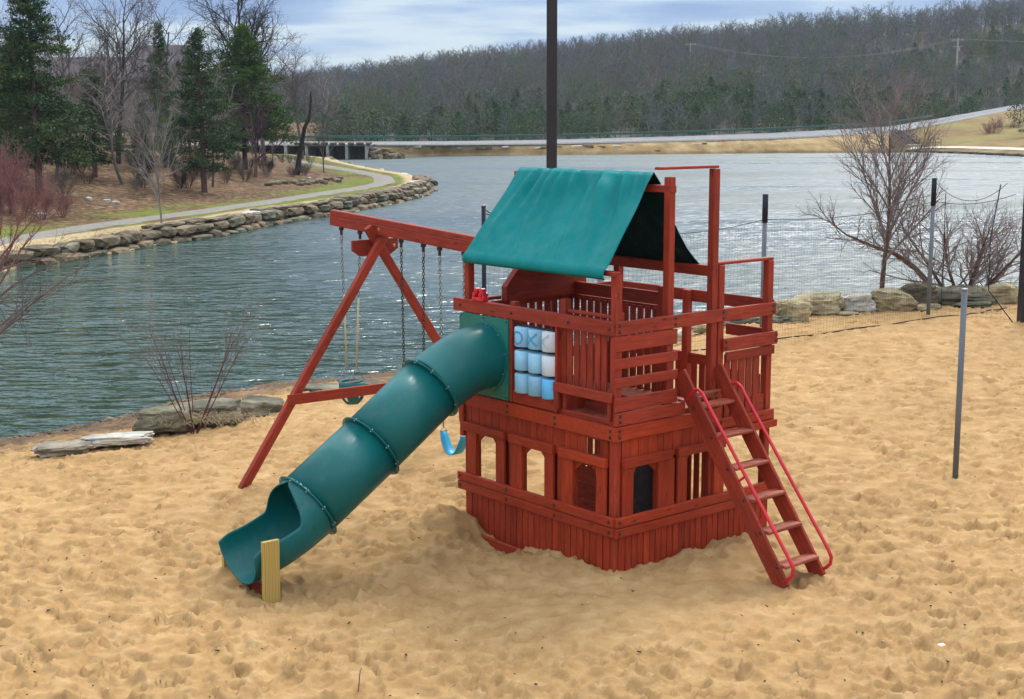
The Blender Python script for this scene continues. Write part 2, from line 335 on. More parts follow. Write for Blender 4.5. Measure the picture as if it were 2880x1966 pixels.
def watermat():
    m, t, b = mat_new('lake_water'); tcn = t.nodes.new('ShaderNodeTexCoord'); v = tcn.outputs['Object']
    cg = nn(t, 'ShaderNodeMapRange')
    b.inputs['Base Color'].default_value = (.003, .032, .020, 1); b.inputs['IOR'].default_value = 1.40; spec(b, .04, .6)
    sy = t.nodes.new('ShaderNodeSeparateXYZ'); t.links.new(v, sy.inputs[0])      # sheltered cove on the left, wind-ruffled open lake beyond
    op = nn(t, 'ShaderNodeMath', operation='MULTIPLY_ADD'); t.links.new(sy.outputs[0], op.inputs[0]); op.inputs[1].default_value = 2.2; t.links.new(sy.outputs[1], op.inputs[2])
    ruf = nn(t, 'ShaderNodeMapRange'); t.links.new(op.outputs[0], ruf.inputs['Value']); ruf.inputs['From Min'].default_value = 22; ruf.inputs['From Max'].default_value = 62; ruf.inputs['To Min'].default_value = .07; ruf.inputs['To Max'].default_value = .44
    t.links.new(op.outputs[0], cg.inputs['Value']); cg.inputs['From Min'].default_value = 15; cg.inputs['From Max'].default_value = 60; t.links.new(mixc(t, cg.outputs[0], (.003, .040, .020), (.005, .032, .028)), b.inputs['Base Color'])
    pw = nn(t, 'ShaderNodeMath', operation='MULTIPLY'); t.links.new(ruf.outputs[0], pw.inputs[0])
    mw = t.nodes.new('ShaderNodeMapping'); mw.inputs['Scale'].default_value = (.018, .07, 1); t.links.new(v, mw.inputs['Vector'])
    rw = nn(t, 'ShaderNodeMapRange'); t.links.new(noise_(t, mw.outputs[0], 1, 4), rw.inputs['Value']); rw.inputs['From Min'].default_value = .35; rw.inputs['From Max'].default_value = .65; rw.inputs['To Min'].default_value = .55; rw.inputs['To Max'].default_value = 1.25
    t.links.new(rw.outputs[0], pw.inputs[1]); t.links.new(pw.outputs[0], b.inputs['Roughness'])
    def lay(sx, sy, rot, scale, detail, rough=.5, dist=0):
        mp = t.nodes.new('ShaderNodeMapping'); mp.inputs['Scale'].default_value = (sx, sy, 1); mp.inputs['Rotation'].default_value = (0, 0, R(rot)); t.links.new(v, mp.inputs['Vector'])
        return noise_(t, mp.outputs[0], scale, detail, rough, dist)
    a = lay(.55, 1.35, -6, 1.6, 1.5, .45, .3); c = lay(.7, 1.3, 14, 5.0, 2, .5); d = lay(.6, 1.0, 10, .35, 2)
    s1 = nn(t, 'ShaderNodeMath', operation='MULTIPLY'); t.links.new(a, s1.inputs[0]); s1.inputs[1].default_value = .36
    s2 = nn(t, 'ShaderNodeMath', operation='MULTIPLY_ADD'); t.links.new(c, s2.inputs[0]); s2.inputs[1].default_value = .068; t.links.new(s1.outputs[0], s2.inputs[2])
    s3 = nn(t, 'ShaderNodeMath', operation='MULTIPLY_ADD'); t.links.new(d, s3.inputs[0]); s3.inputs[1].default_value = .5; t.links.new(s2.outputs[0], s3.inputs[2])
    bn = bump_(t, b, s3.outputs[0], 1.0, 1.0)
    st_ = nn(t, 'ShaderNodeMapRange'); t.links.new(sy.outputs[1], st_.inputs['Value']); st_.inputs['From Min'].default_value = 35; st_.inputs['From Max'].default_value = 110; st_.inputs['To Min'].default_value = 1.0; st_.inputs['To Max'].default_value = .6
    t.links.new(st_.outputs[0], bn.inputs['Strength']); return m
WATER = watermat()

# ------------------------------------------------------------------ terrain
def seg_dist(P, poly):
    """distance from points P (n,2) to a polyline"""
    best = np.full(len(P), 1e9)
    for a, b in zip(poly[:-1], poly[1:]):
        a, b = np.array(a, float), np.array(b, float); ab = b - a; t = np.clip(((P - a) @ ab) / (ab @ ab), 0, 1)
        best = np.minimum(best, np.hypot(*(P - (a + t[:, None] * ab)).T))
    return best
def inside(P, poly):
    x, y = P[:, 0], P[:, 1]; c = np.zeros(len(P), bool); n = len(poly)
    for i in range(n):
        x1, y1 = poly[i]; x2, y2 = poly[(i + 1) % n]
        if y1 == y2: continue
        c ^= ((y1 > y) != (y2 > y)) & (x < (x2 - x1) * (y - y1) / (y2 - y1) + x1)
    return c
def vnoise(x, y, s, seed=0, oct_=3):
    """cheap smooth value noise on arrays, about -1..1"""
    r = np.random.default_rng(seed); T = r.random((256, 256)); o = np.zeros_like(x); amp = 1; tot = 0
    for k in range(oct_):
        u, v = x / s + 1000.3, y / s + 1000.7; i, j = np.floor(u).astype(int), np.floor(v).astype(int); fu, fv = u - i, v - j
        fu, fv = fu * fu * (3 - 2 * fu), fv * fv * (3 - 2 * fv)
        g = lambda a, b: T[a & 255, b & 255]
        o += amp * ((g(i, j) * (1 - fu) + g(i + 1, j) * fu) * (1 - fv) + (g(i, j + 1) * (1 - fu) + g(i + 1, j + 1) * fu) * fv); tot += amp
        amp *= .5; s *= .5
    return o / tot * 2 - 1
def grid_obj(name, X, Y, Z, mat, attr=None, smooth=True, keep=None):
    """a sheet from 2-D arrays"""
    nr, nc = X.shape; me = bpy.data.meshes.new(name); co = np.stack([X, Y, Z], -1).reshape(-1, 3).astype(np.float32)
    i = np.arange(nr * nc).reshape(nr, nc); q = np.stack([i[:-1, :-1], i[:-1, 1:], i[1:, 1:], i[1:, :-1]], -1).reshape(-1, 4)
    if keep is not None: q = q[keep[q].any(1)]
    me.vertices.add(len(co)); me.vertices.foreach_set('co', co.ravel())
    me.loops.add(q.size); me.loops.foreach_set('vertex_index', q.ravel().astype(np.int32))
    me.polygons.add(len(q)); me.polygons.foreach_set('loop_start', (np.arange(len(q)) * 4).astype(np.int32)); me.polygons.foreach_set('loop_total', np.full(len(q), 4, np.int32))
    me.polygons.foreach_set('use_smooth', np.full(len(q), smooth)); me.update(calc_edges=True); me.validate()
    if attr is not None:
        at = me.attributes.new('inland', 'FLOAT', 'POINT'); at.data.foreach_set('value', attr.ravel().astype(np.float32))
    me.materials.append(mat); o = bpy.data.objects.new(name, me); COL.objects.link(o); o['kind'] = 'structure'; return o
BEACH = [(-40, 17), (-9.2, 23.8), (-8.74, 24.2), (-8.1, 24.9), (-7.3, 26.1), (-6.4, 28.0), (-5.5, 28.6), (-4.9, 29.4), (-3.4, 29.8), (-.34, 32.8), (2.2, 35.4), (4.4, 37.6), (6.1, 38.8), (9, 40.8), (15.7, 42.3), (60, 48)]
LBANK = [(-60, 28), (-24, 42), (-18.9, 49.3), (-18.9, 53.2), (-17.9, 55.4), (-16.9, 58.7), (-15.9, 63.1), (-14.1, 67.8), (-12.35, 76.6), (-9.64, 85.4), (-7.5, 95.2), (-6.2, 104), (-6.1, 110), (-6.9, 119), (-8.3, 128), (-11.8, 139), (-18.5, 164.5), (-23.5, 187), (-30.5, 202)]
LPOLY = LBANK + [(-31, 260), (-400, 260), (-400, 28)]
def beach_z(P):
    d = seg_dist(P, BEACH); s = inside(P, BEACH + [(60, -60), (-40, -60)])
    L = np.interp(P[:, 0], [0, 5], [10, 5]); t = np.clip(d / L, 0, 1)
    return np.where(s, -.9 * (1 - t) ** 1.25, WZ - np.minimum(d * .25, 1.5))
def lbank_z(P):
    d = seg_dist(P, LBANK); s = inside(P, LPOLY)
    z = np.where(d < 1.05, -.85, np.where(d < 7, -.17, -.17 + .13 * (np.minimum(d, 38) - 7) + .02 * np.maximum(d - 38, 0)))
    return np.where(s, z, WZ - 1.2), np.where(s, d, -1)
# playset frame: local X along the ladder wall, local Y along the slide wall, local Z up
PX, PY, PT = 1.0466, 13.8564, 0.6893
def W(x, y, z=0): return np.array([PX + x * math.cos(PT) - y * math.sin(PT), PY + x * math.sin(PT) + y * math.cos(PT), z])
def make_sand():
    nr, nc = 640, 680
    s = np.linspace(0, 1, nr); ys = 8.5 + 36 * (s * .45 + s ** 2.0 * .55); a = np.linspace(-.62, .62, nc)
    Y, A = np.meshgrid(ys, a, indexing='ij'); X = A * Y
    P = np.stack([X.ravel(), Y.ravel()], 1); Z = beach_z(P).reshape(X.shape)
    Z += .035 * vnoise(X, Y, 2.2, 1, 3) + .026 * (1 - 2 * np.abs(vnoise(X, Y, .45, 2, 3))) + .006 * vnoise(X, Y, .12, 3, 2)
    # footprints and scuffs
    D = np.zeros_like(Z); r = np.random.default_rng(11); dy = np.gradient(ys)
    smoothmask = np.exp(-(((X - W(-.6, -.6)[0]) / 1.9) ** 2 + ((Y - W(-.6, -.6)[1]) / 1.1) ** 2))
    for k in range(15000):
        cy_ = 9 + 30 * r.random() ** 1.15; cx_ = (r.random() * 1.3 - .65) * cy_ * .95
        L, w = r.uniform(.075, .175), r.uniform(.055, .115); th = r.normal(.1, .75) if r.random() < .7 else r.uniform(0, 3.1); dep = r.uniform(.022, .092) * (.6 + .4 * r.random())
        R_ = L * 2.3; j0, j1 = np.searchsorted(ys, [cy_ - R_, cy_ + R_]); i0, i1 = np.searchsorted(a, [(cx_ - R_) / cy_ - .002, (cx_ + R_) / cy_ + .002])
        if j1 - j0 < 2 or i1 - i0 < 2: continue
        xx, yy = X[j0:j1, i0:i1] - cx_, Y[j0:j1, i0:i1] - cy_; u = xx * math.cos(th) + yy * math.sin(th); v = -xx * math.sin(th) + yy * math.cos(th)
        q = (u / L) ** 2 + (v / w) ** 2; cur = D[j0:j1, i0:i1]
        ramp_ = np.clip((v / w * (1 if k % 3 else -1) + 1) / 2, 0, 1.2); pit = (.25 + .95 * ramp_) / (1 + np.exp((q - 1) * 4.5))
        D[j0:j1, i0:i1] = np.where(q < 1.5, cur * .5, cur) - dep * pit + dep * .45 * np.exp(-((np.sqrt(q) - 1.25) / .20) ** 2)
    Z += D * (1 - .8 * smoothmask)
    def bump(lx, ly, h, rx, ry=None, pw=2):
        ry = ry or rx; c = W(lx, ly); dx, dy_ = X - c[0], Y - c[1]
        u = dx * math.cos(PT) + dy_ * math.sin(PT); v = -dx * math.sin(PT) + dy_ * math.cos(PT)
        return h * np.exp(-(np.abs(u / rx) ** pw + np.abs(v / ry) ** pw))
    Z += bump(-.26, 2.50, .20, .30, .26) + bump(-.6, 2.75, .10, .5, .5) + bump(1.3, -.35, .09, .75, .4) + bump(-.25, .55, .05, .35, .5) - bump(-.13, 1.72, .17, .26, .42) \
        + bump(-3.1, 2.55, .13, .3, .3) - bump(-2.9, 1.5, .06, .8, .8) - bump(-1.6, .4, .05, 1.6, .9) - bump(-3.9, 2.1, .05, .5, .5)
    grid_obj('sand', X, Y, Z, SAND)
    xs = np.linspace(-90, 90, 61); ys2 = np.linspace(-60, 60, 81); Xc, Yc = np.meshgrid(xs, ys2)
    Zc = beach_z(np.stack([Xc.ravel(), Yc.ravel()], 1)).reshape(Xc.shape)
    inner = (np.abs(Xc) < .60 * Yc) & (Yc > 9) & (Yc < 44); Zc = Zc - np.where(inner, .5, .03)
    grid_obj('beach_ground', Xc, Yc, Zc, SAND)
    return X, Y, Z, ys, a
SG = make_sand()
def sand_h(x, y):
    X, Y, Z, ys, a = SG; j = min(max(int(np.searchsorted(ys, y)), 0), len(ys) - 1); i = min(max(int(np.searchsorted(a, x / y)), 0), len(a) - 1); return float(Z[j, i])
wx = np.concatenate([np.linspace(-500, 500, 41)]); wy = np.linspace(10, 620, 41); WX, WY = np.meshgrid(wx, wy)
grid_obj('lake_water', WX, WY, np.full_like(WX, WZ), WATER)

def make_lbank():
    xs = np.concatenate([np.linspace(-260, -50, 60)[:-1], np.arange(-50, 0, .5)]); ys = np.concatenate([np.arange(30, 150, .6), np.arange(150, 262, 2)])
    X, Y = np.meshgrid(xs, ys); P = np.stack([X.ravel(), Y.ravel()], 1); z, d = lbank_z(P); Z = z.reshape(X.shape); Dd = d.reshape(X.shape)
    amp = np.clip((Dd - 6) / 8, 0, 1); Z = Z + amp * (.22 * vnoise(X, Y, 6, 5, 4)) + .03 * vnoise(X, Y, 1.5, 6, 2)
    grid_obj('lake_bank', X, Y, Z, BANK, Dd, keep=(Dd.ravel() > -.5))
    return X, Y, Z
make_lbank()
def lb_h(x, y):
    z, d = lbank_z(np.array([[x, y]])); amp = min(max((d[0] - 6) / 8, 0), 1); X = np.array([[float(x)]]); Y = np.array([[float(y)]])
    return float(z[0] + amp * .22 * vnoise(X, Y, 6, 5, 4)[0, 0])
def lb_hit(px, py, y0=48):
    """where the view ray through a photo pixel meets the left bank"""
    r = ray(px, py); y = y0
    while y < 240:
        p = np.array([0, 0, CAMH]) + y / r[1] * r
        if p[2] <= lb_h(p[0], p[1]): return p
        y += .5
    return p
# path along the left bank
def ribbon(name, pts, width, zoff, hfun, mat, step=1.0):
    P = np.array(pts, float); out_ = []
    for a, b in zip(P[:-1], P[1:]):
        n = max(1, int(np.hypot(*(b - a)) / step)); out_ += [a + (b - a) * k / n for k in range(n)]
    Q = np.array(out_ + [P[-1]])
    for _ in range(6): Q[1:-1] = (Q[:-2] + Q[1:-1] * 2 + Q[2:]) / 4
    T = np.gradient(Q, axis=0); T /= np.hypot(*T.T)[:, None]; Nn = np.stack([-T[:, 1], T[:, 0]], 1)
    offs = np.linspace(-width / 2, width / 2, 5); X = Q[:, 0][:, None] + Nn[:, 0][:, None] * offs; Y = Q[:, 1][:, None] + Nn[:, 1][:, None] * offs
    Z = np.array([[hfun(x, y) + zoff for x, y in zip(rx, ry)] for rx, ry in zip(X, Y)]); Z[:, 0] -= .12; Z[:, -1] -= .12
    return grid_obj(name, X, Y, Z, mat)
PATH = [(-27, 44), (-21.6, 52), (-20.6, 56.5), (-20.0, 60.5), (-19.3, 65.3), (-17.7, 70.5), (-15.8, 78.2), (-13.9, 86.7), (-12.0, 96.0), (-10.4, 103), (-9.9, 111), (-11.4, 122.4), (-14.8, 134), (-19.5, 148.3), (-25, 166), (-32, 188)]
ribbon('path', PATH, 2.1, .05, lambda x, y: -.15, ASPHALT)

# ------------------------------------------------------------------ the dam, road and right bank
def loft(name, rows, mat, sub=5, nz=.0, seed=3, cols=6):
    """rows: lists of 3-D points (same count) lofted into one sheet with some relief"""
    A = np.array(rows, float); R1 = []
    for i in range(A.shape[0] - 1):
        for k in range(sub): R1.append(A[i] + (A[i + 1] - A[i]) * k / sub)
    R1 = np.array(R1 + [A[-1]]); C1 = []
    for j in range(R1.shape[1] - 1):
        for k in range(cols): C1.append(R1[:, j] + (R1[:, j + 1] - R1[:, j]) * k / cols)
    G = np.stack(C1 + [R1[:, -1]], 1)
    if nz:
        w = np.sin(np.linspace(0, math.pi, G.shape[0]))[:, None]; G[..., 2] += nz * w * vnoise(G[..., 0], G[..., 1], 5, seed, 3)
    return grid_obj(name, G[..., 0], G[..., 1], G[..., 2], mat)
cols_ = [(300, 404, 206), (560, 404, 206), (860, 402, 207), (1000, 403, 211), (1250, 403, 221), (1530, 401, 226), (1881, 393, 232), (2162, 386, 237), (2360, 377, 241), (2503, 368, 246), (2640, 346, 265), (2843, 306, 302), (3150, 262, 350)]
near_edge = [at_y(*q) for q in cols_]
far_y = [400, 399, 397.5, 398, 397, 393, 384, 374, 364, 355, 333, 297, 256]
far_edge = [at_y(c[0], y, c[2] + 8) for c, y in zip(cols_, far_y)]
shore_px = [(300, 436), (560, 436), (860, 441), (985, 446), (1130, 441), (1250, 439), (1530, 437), (1881, 434.5), (2162, 432), (2360, 431), (2503, 431)]
sh_dam = []
for (px, py, D), ne in zip(cols_[:10], near_edge[:10]):
    w = on_z(px, np.interp(px, [p[0] for p in shore_px], [p[1] for p in shore_px]), WZ - .04); sh_dam.append(w)
road_pts = [(n, f) for n, f in zip(near_edge, far_edge)]
loft('road', [[p[0] for p in road_pts], [p[1] for p in road_pts]], ROADM, 3)
kerb = [p + np.array([0, -.55, -.02]) for p in near_edge]
loft('road_kerb', [[p + np.array([0, -.45, -.28]) for p in kerb], [p + np.array([0, -.3, .02]) for p in kerb], [p + np.array([0, .55, .03]) for p in kerb]], CONCRETE, 1)
mid_dam = [s + (k - s) * np.array([.45, .45, .62]) for s, k in zip(sh_dam, kerb)]
low_dam = [s + np.array([0, .25, .45]) for s in sh_dam]
loft('dam_bank', [sh_dam, low_dam, mid_dam, [k + np.array([0, 0, -.18]) for k in kerb[:10]]], DAMG, 4, .16)
# right bank: shore, ledge, path, hill, road
rb = []
for (px, sy, py0, py1, D1) in [(2503, 431, 424, 418, 246), (2560, 431, 421, 414, 252), (2610, 432.5, 418, 412, 259), (2700, 436, 418, 412, 276), (2790, 440, 421, 414, 290), (2880, 444, 424, 417, 308), (3150, 462, 436, 428, 350)]:
    s0 = on_z(px, sy, WZ - .2); s1 = s0 + np.array([0, .4, .25]); D0 = s0[1]; p0 = at_y(px, py0, D0 + 4.0); p1 = at_y(px, py1, D0 + 9.0)
    top = at_y(px, np.interp(px, [c[0] for c in cols_], [c[1] for c in cols_]), np.interp(px, [c[0] for c in cols_], [c[2] for c in cols_]) - .9) - np.array([0, 0, .2])
    rb.append((s0, s1, p0, p1, p1 + (top - p1) * np.array([.3, .3, .25]), p1 + (top - p1) * np.array([.65, .65, .68]), top))
loft('hill_bank', [[r[k] for r in rb] for k in range(7)], HILLGRASS, 4, .35, 9)
loft('lakeside_walk', [[r[2] + np.array([0, .2, .07]) for r in rb[1:]], [r[3] + np.array([0, -1.2, .09]) for r in rb[1:]]], slopemat('pale_gravel', [(.3, (.42, .36, .27)), (.5, (.52, .46, .36)), (.7, (.60, .54, .44))]), 2)

# wooded hill
def hill_z(x, y):
    x = np.asarray(x, float); y = np.asarray(y, float)
    ridge = np.interp(x, [-260, -62, -38, 0, 50, 110, 172, 320], [9, 11, 15, 19.5, 24.5, 31, 36.5, 44])
    z0 = .3 + np.maximum(0, x - 30) * .055; yb = 240 + np.maximum(0, x - 45) * 1.25 ; yb = np.minimum(yb, 345)
    t = np.clip((y - yb) / (480 - yb), 0, 1.25); s = np.where(t < 1, t * t * (3 - 2 * t) * .55 + t * .45, 1 - (t - 1) * .6)
    return z0 + (ridge - z0) * s
def make_hill():
    xs = np.linspace(-330, 360, 140); ys = np.concatenate([np.linspace(206, 330, 50), np.linspace(334, 640, 60)]); X, Y = np.meshgrid(xs, ys)
    Z = hill_z(X, Y) + .6 * vnoise(X, Y, 25, 8, 3); bx = [p[0] for p in far_edge]; by = [p[1] for p in far_edge]; bz = [p[2] for p in far_edge]
    Yb = np.interp(X, bx, by); Zb = np.interp(X, bx, bz); tt = np.clip((Y - Yb) / 12, 0, 1)
    Z = np.where(Y < Yb + 12, (Zb - .5) * (1 - tt) + Z * tt, Z); Z = np.where(Y < Yb, -3 - (Yb - Y) * .05, Z)
    grid_obj('wooded_hill', X, Y, Z, FOREST); return Yb
make_hill()
ROADX = [p[0] for p in far_edge]; ROADY = [p[1] for p in far_edge]; ROADZ = [p[2] for p in far_edge]
def hz(x, y):
    yb = np.interp(x, ROADX, ROADY); zb = np.interp(x, ROADX, ROADZ); t = min(max((y - yb) / 12, 0), 1)
    return float((zb - .5) * (1 - t) + (hill_z(x, y) + .6 * vnoise(np.array([[x]]), np.array([[y]]), 25, 8, 3)[0, 0]) * t)
def hill_hit(px, py, y0=250):
    r = ray(px, py); y = y0
    while y < 520:
        p = np.array([0, 0, CAMH]) + y / r[1] * r
        if p[2] <= hz(p[0], p[1]): return p
        y += 1
    return p

# ------------------------------------------------------------------ trees
def grow(rs, p, d, length, rad, lvl, spec_, out_):
    """spec_: per level (children, length ratio, angle, first fraction, wiggle, upward pull)"""
    n = 7 if lvl == 0 else (5 if lvl == 1 else 4); n = n if lvl < len(spec_) - 1 else 3
    pts = [p.copy()]; dd = d / np.linalg.norm(d); wig, upw = spec_[lvl][4], spec_[lvl][5]
    for i in range(n - 1):
        dd = dd + rs.normal(0, wig, 3) + np.array([0, 0, upw]); dd /= np.linalg.norm(dd); pts.append(pts[-1] + dd * length / (n - 1))
    taper = .30 if lvl == 0 else .35
    rr = [rad * (1 - (1 - taper) * i / (n - 1)) for i in range(n)]; out_.append((pts, rr, lvl))
    if lvl + 1 >= len(spec_): return
    nch, ratio, ang, first = spec_[lvl][:4]
    az = rs.uniform(0, 6.28)
    for k in range(nch):
        f = first + (1 - first) * (k + rs.uniform(.1, .9)) / nch; i = min(int(f * (n - 1)), n - 2); g = f * (n - 1) - i
        q = pts[i] + (pts[i + 1] - pts[i]) * g; t = pts[i + 1] - pts[i]; t = t / np.linalg.norm(t)
        a = np.cross(t, [0, 0, 1.0]) if abs(t[2]) < .95 else np.cross(t, [1.0, 0, 0]); a /= np.linalg.norm(a); b = np.cross(t, a)
        az += 2.4 + rs.uniform(-.5, .5); an = ang * rs.uniform(.75, 1.25)
        nd = t * math.cos(an) + (a * math.cos(az) + b * math.sin(az)) * math.sin(an)
        grow(rs, q, nd, length * ratio * rs.uniform(.7, 1.15) * (1.15 - .45 * f), max(rr[i] * .62, spec_[-1][6] if len(spec_[-1]) > 6 else .004), lvl + 1, spec_, out_)
def tree_meshes(name, seed, h, r0, spec_, lean=(0, 0), flat_sides=(7, 5, 3, 3, 3), trunks=1, spread=.0):
    rs = np.random.default_rng(seed); A, B = MB(), MB()
    for tk in range(trunks):
        o = []; az = 6.28 * tk / trunks + rs.uniform(0, 1); d = np.array([lean[0] + spread * math.cos(az), lean[1] + spread * math.sin(az), 1.0])
        grow(rs, np.array([.06 * math.cos(az) * (trunks > 1), .06 * math.sin(az) * (trunks > 1), -.15]), d, h * (1 if trunks == 1 else rs.uniform(.75, 1)), r0, 0, spec_, o)
        for pts, rr, l in o: (A if l == 0 else B).tube(pts, rr, flat_sides[min(l, len(flat_sides) - 1)], cap=False)
    return A.mesh(name + '_trunk'), B.mesh(name + '_crown')
def place_tree(name, meshes, mats, loc, scale, rz, label, cat='tree', group=None, parts=('trunk', 'crown')):
    t = thing(name, label, cat, loc, rz, group)
    for pn, me, m in zip(parts, meshes, mats):
        if not me.materials: me.materials.append(m)
        o = bpy.data.objects.new(pn, me); COL.objects.link(o); o.parent = t; o.scale = (scale,) * 3 if not hasattr(scale, '__len__') else scale
    return t
BIG = [(14, .52, .62, .30, .06, .02), (9, .52, .62, .18, .13, .05), (8, .50, .6, .15, .16, .04), (5, .5, .6, .15, .2, .03), (0, 0, 0, 0, .22, .02, .006)]
MIDT = [(13, .50, .60, .25, .07, .03), (8, .50, .62, .2, .14, .05), (6, .5, .6, .15, .18, .04), (0, 0, 0, 0, .2, .03, .007)]
VASE = [(13, .70, .50, .20, .04, .05), (9, .5, .5, .2, .09, .08), (6, .5, .5, .15, .14, .06), (0, 0, 0, 0, .16, .05, .005)]
BUSH = [(9, .55, .45, .15, .09, .05), (6, .5, .5, .2, .14, .05), (4, .5, .6, .2, .18, .04), (0, 0, 0, 0, .2, .02, .004)]
def retint(me, mat):
    c = me.copy(); c.materials.clear(); c.materials.append(mat); return c
oak = tree_meshes('oak', 21, 10, .20, BIG); oak2 = tree_meshes('oak2', 35, 10, .19, BIG)
mid1 = tree_meshes('mid1', 5, 10, .13, MIDT); mid2 = tree_meshes('mid2', 8, 10, .12, MIDT); mid3 = tree_meshes('mid3', 13, 10, .12, MIDT)
vase = tree_meshes('vase', 4, 5, .07, VASE)

def cedar_meshes(name, seed, h, rmax, lower=.16, dens=1.0, ragged=.35, leaf=.15, shape=.85, nb=150):
    rs = np.random.default_rng(seed); T, F, B = MB(), [], MB()
    pts = [np.array([rs.normal(0, .02) * h * .2 * k / 8, rs.normal(0, .02) * h * .2 * k / 8, h * k / 8 - .2 * (k == 0)]) for k in range(9)]
    T.tube(pts, [h * .020 * (1 - .93 * k / 8) for k in range(9)], 7)
    V = []
    for b in range(nb):
        f = lower + (1 - lower) * (b + rs.random()) / nb; z = h * f; az = rs.uniform(0, 6.28)
        prof = (1 - (f - lower) / (1 - lower)) ** shape; prof *= min(1, .55 + (f - lower) * 3.5)
        L = rmax * prof * rs.uniform(1 - ragged, 1 + ragged * .7) + .18; rise = .42 * (f - .3) + rs.normal(0, .12)
        d = np.array([math.cos(az), math.sin(az), rise]); base = np.array([0, 0, z]); q = [base + d * L * t + np.array([0, 0, -.10 * L * t * t]) for t in (0, .35, .7, 1)]
        B.tube(q, [.02 * h / 10 + .012 * L, .022, .014, .006], 3, cap=False)
        nc_ = int((9 + 26 * L) * dens)
        for c in range(nc_):
            t = rs.uniform(.25, 1.04); ctr = base + d * L * t + np.array([0, 0, -.10 * L * t * t]) + rs.normal(0, .09 + .09 * L * (1.2 - t), 3) * np.array([1, 1, .36])
            for k in range(5):
                s = leaf * rs.uniform(.6, 1.5); u = rs.normal(0, 1, 3); u += d * 1.2; u /= np.linalg.norm(u); w = np.cross(u, rs.normal(0, 1, 3)); w /= np.linalg.norm(w) + 1e-6
                p0 = ctr + rs.normal(0, leaf * .7, 3); V += [p0, p0 + u * s - w * s * .28, p0 + u * s * .9 + w * s * .3]
    V = np.array(V, np.float32); me = bpy.data.meshes.new(name); n = len(V); me.vertices.add(n); me.vertices.foreach_set('co', V.ravel())
    me.loops.add(n); me.loops.foreach_set('vertex_index', np.arange(n, dtype=np.int32)); me.polygons.add(n // 3)
    me.polygons.foreach_set('loop_start', np.arange(0, n, 3, dtype=np.int32)); me.polygons.foreach_set('loop_total', np.full(n // 3, 3, np.int32)); me.update(calc_edges=True)
    return T.mesh(name + '_trunk'), B.mesh(name + '_limbs'), me
EV = ('trunk', 'limbs', 'foliage')
def evergreen(name, meshes, loc, scale, rz, label, mats, group=None, cat='tree'):
    return place_tree(name, meshes, mats, loc, scale, rz, label, cat, group, EV)
cedA = cedar_meshes('cedar_a', 3, 10.4, 3.0, .19, .85, .50, .125, .82, 150)
cedB = cedar_meshes('cedar_b', 9, 10.0, 2.5, .15, .85, .48, .12, .85, 130)
cedC = cedar_meshes('cedar_c', 14, 10.0, 3.9, .22, .85, .42, .15, .95, 150)
def px_h(p, top_py): return CAMH + (337 - top_py) / FPX * p[1] * 1.0 - p[2]
# left bank, tree by tree (base pixel and top pixel read from the photograph)
p = lb_hit(112, 566); evergreen('cedar_tree', cedA, p, px_h(p, -40) / 10.4, .4, 'tallest dark cedar at the far left with two trunks showing on the brown slope', (BARKRED, BARKDARK, LEAF))
p = lb_hit(58, 528); evergreen('cedar_tree', cedB, p, (px_h(p, 120) / 10, ) * 3, 2.2, 'dark cedar half hidden behind the tallest cedar at the left edge', (BARKRED, BARKDARK, LEAF))
p = lb_hit(268, 502); evergreen('cedar_tree', cedB, p, (1.25 * px_h(p, 195) / 10, 1.25 * px_h(p, 195) / 10, px_h(p, 195) / 10), 4.0, 'lower rounded cedar to the right of the tallest cedar', (BARKDARK, BARKDARK, LEAF))
p = lb_hit(575, 541); evergreen('spruce_tree', cedB, p, px_h(p, 92) / 10, 1.1, 'dark blue-green spruce rising straight behind the path', (BARKDARK, BARKDARK, LEAFB))
p = lb_hit(690, 478); evergreen('cedar_tree', cedC, p, px_h(p, 82) / 10, .2, 'broad yellow-green cedar right of the dark spruce', (BARKDARK, BARKDARK, LEAFG))
p = lb_hit(462, 470); evergreen('cedar_tree', cedB, p, (.6 * px_h(p, 75) / 10, .6 * px_h(p, 75) / 10, px_h(p, 75) / 10), 3.0, 'narrow sparse cedar standing among the bare trees', (BARKDARK, BARKDARK, LEAFB))
p = lb_hit(405, 480); evergreen('cedar_tree', cedB, p, px_h(p, 290) / 10, 5.0, 'small dark cedar low in the shade behind the young tree', (BARKDARK, BARKDARK, LEAFB))
p = on_z(455, 631, -.15); place_tree('young_tree', vase, (BARKPALE, TWIGPALE), p, px_h(p, 272) / 7.0, .8, 'young pale bare tree standing alone between the path and the stone edge')
p = lb_hit(717, 500); place_tree('redbud_tree', tree_meshes('redbud', 17, 4, .10, MIDT, (.1, 0)), (BARKBROWN, TWIGPURP), p, 1.28, 1, 'low dark purple bare tree with a dense rounded crown')
p = lb_hit(911, 486); place_tree('young_tree', retint(vase[0], BARK), (BARK, TWIG), p, px_h(p, 262) / 7.0, 2.5, 'slender grey bare tree in the grass inside the bend of the path') if False else place_tree('young_tree', (retint(vase[0], BARK), retint(vase[1], TWIG)), (BARK, TWIG), p, px_h(p, 262) / 7.0, 2.5, 'slender grey bare tree in the grass inside the bend of the path')
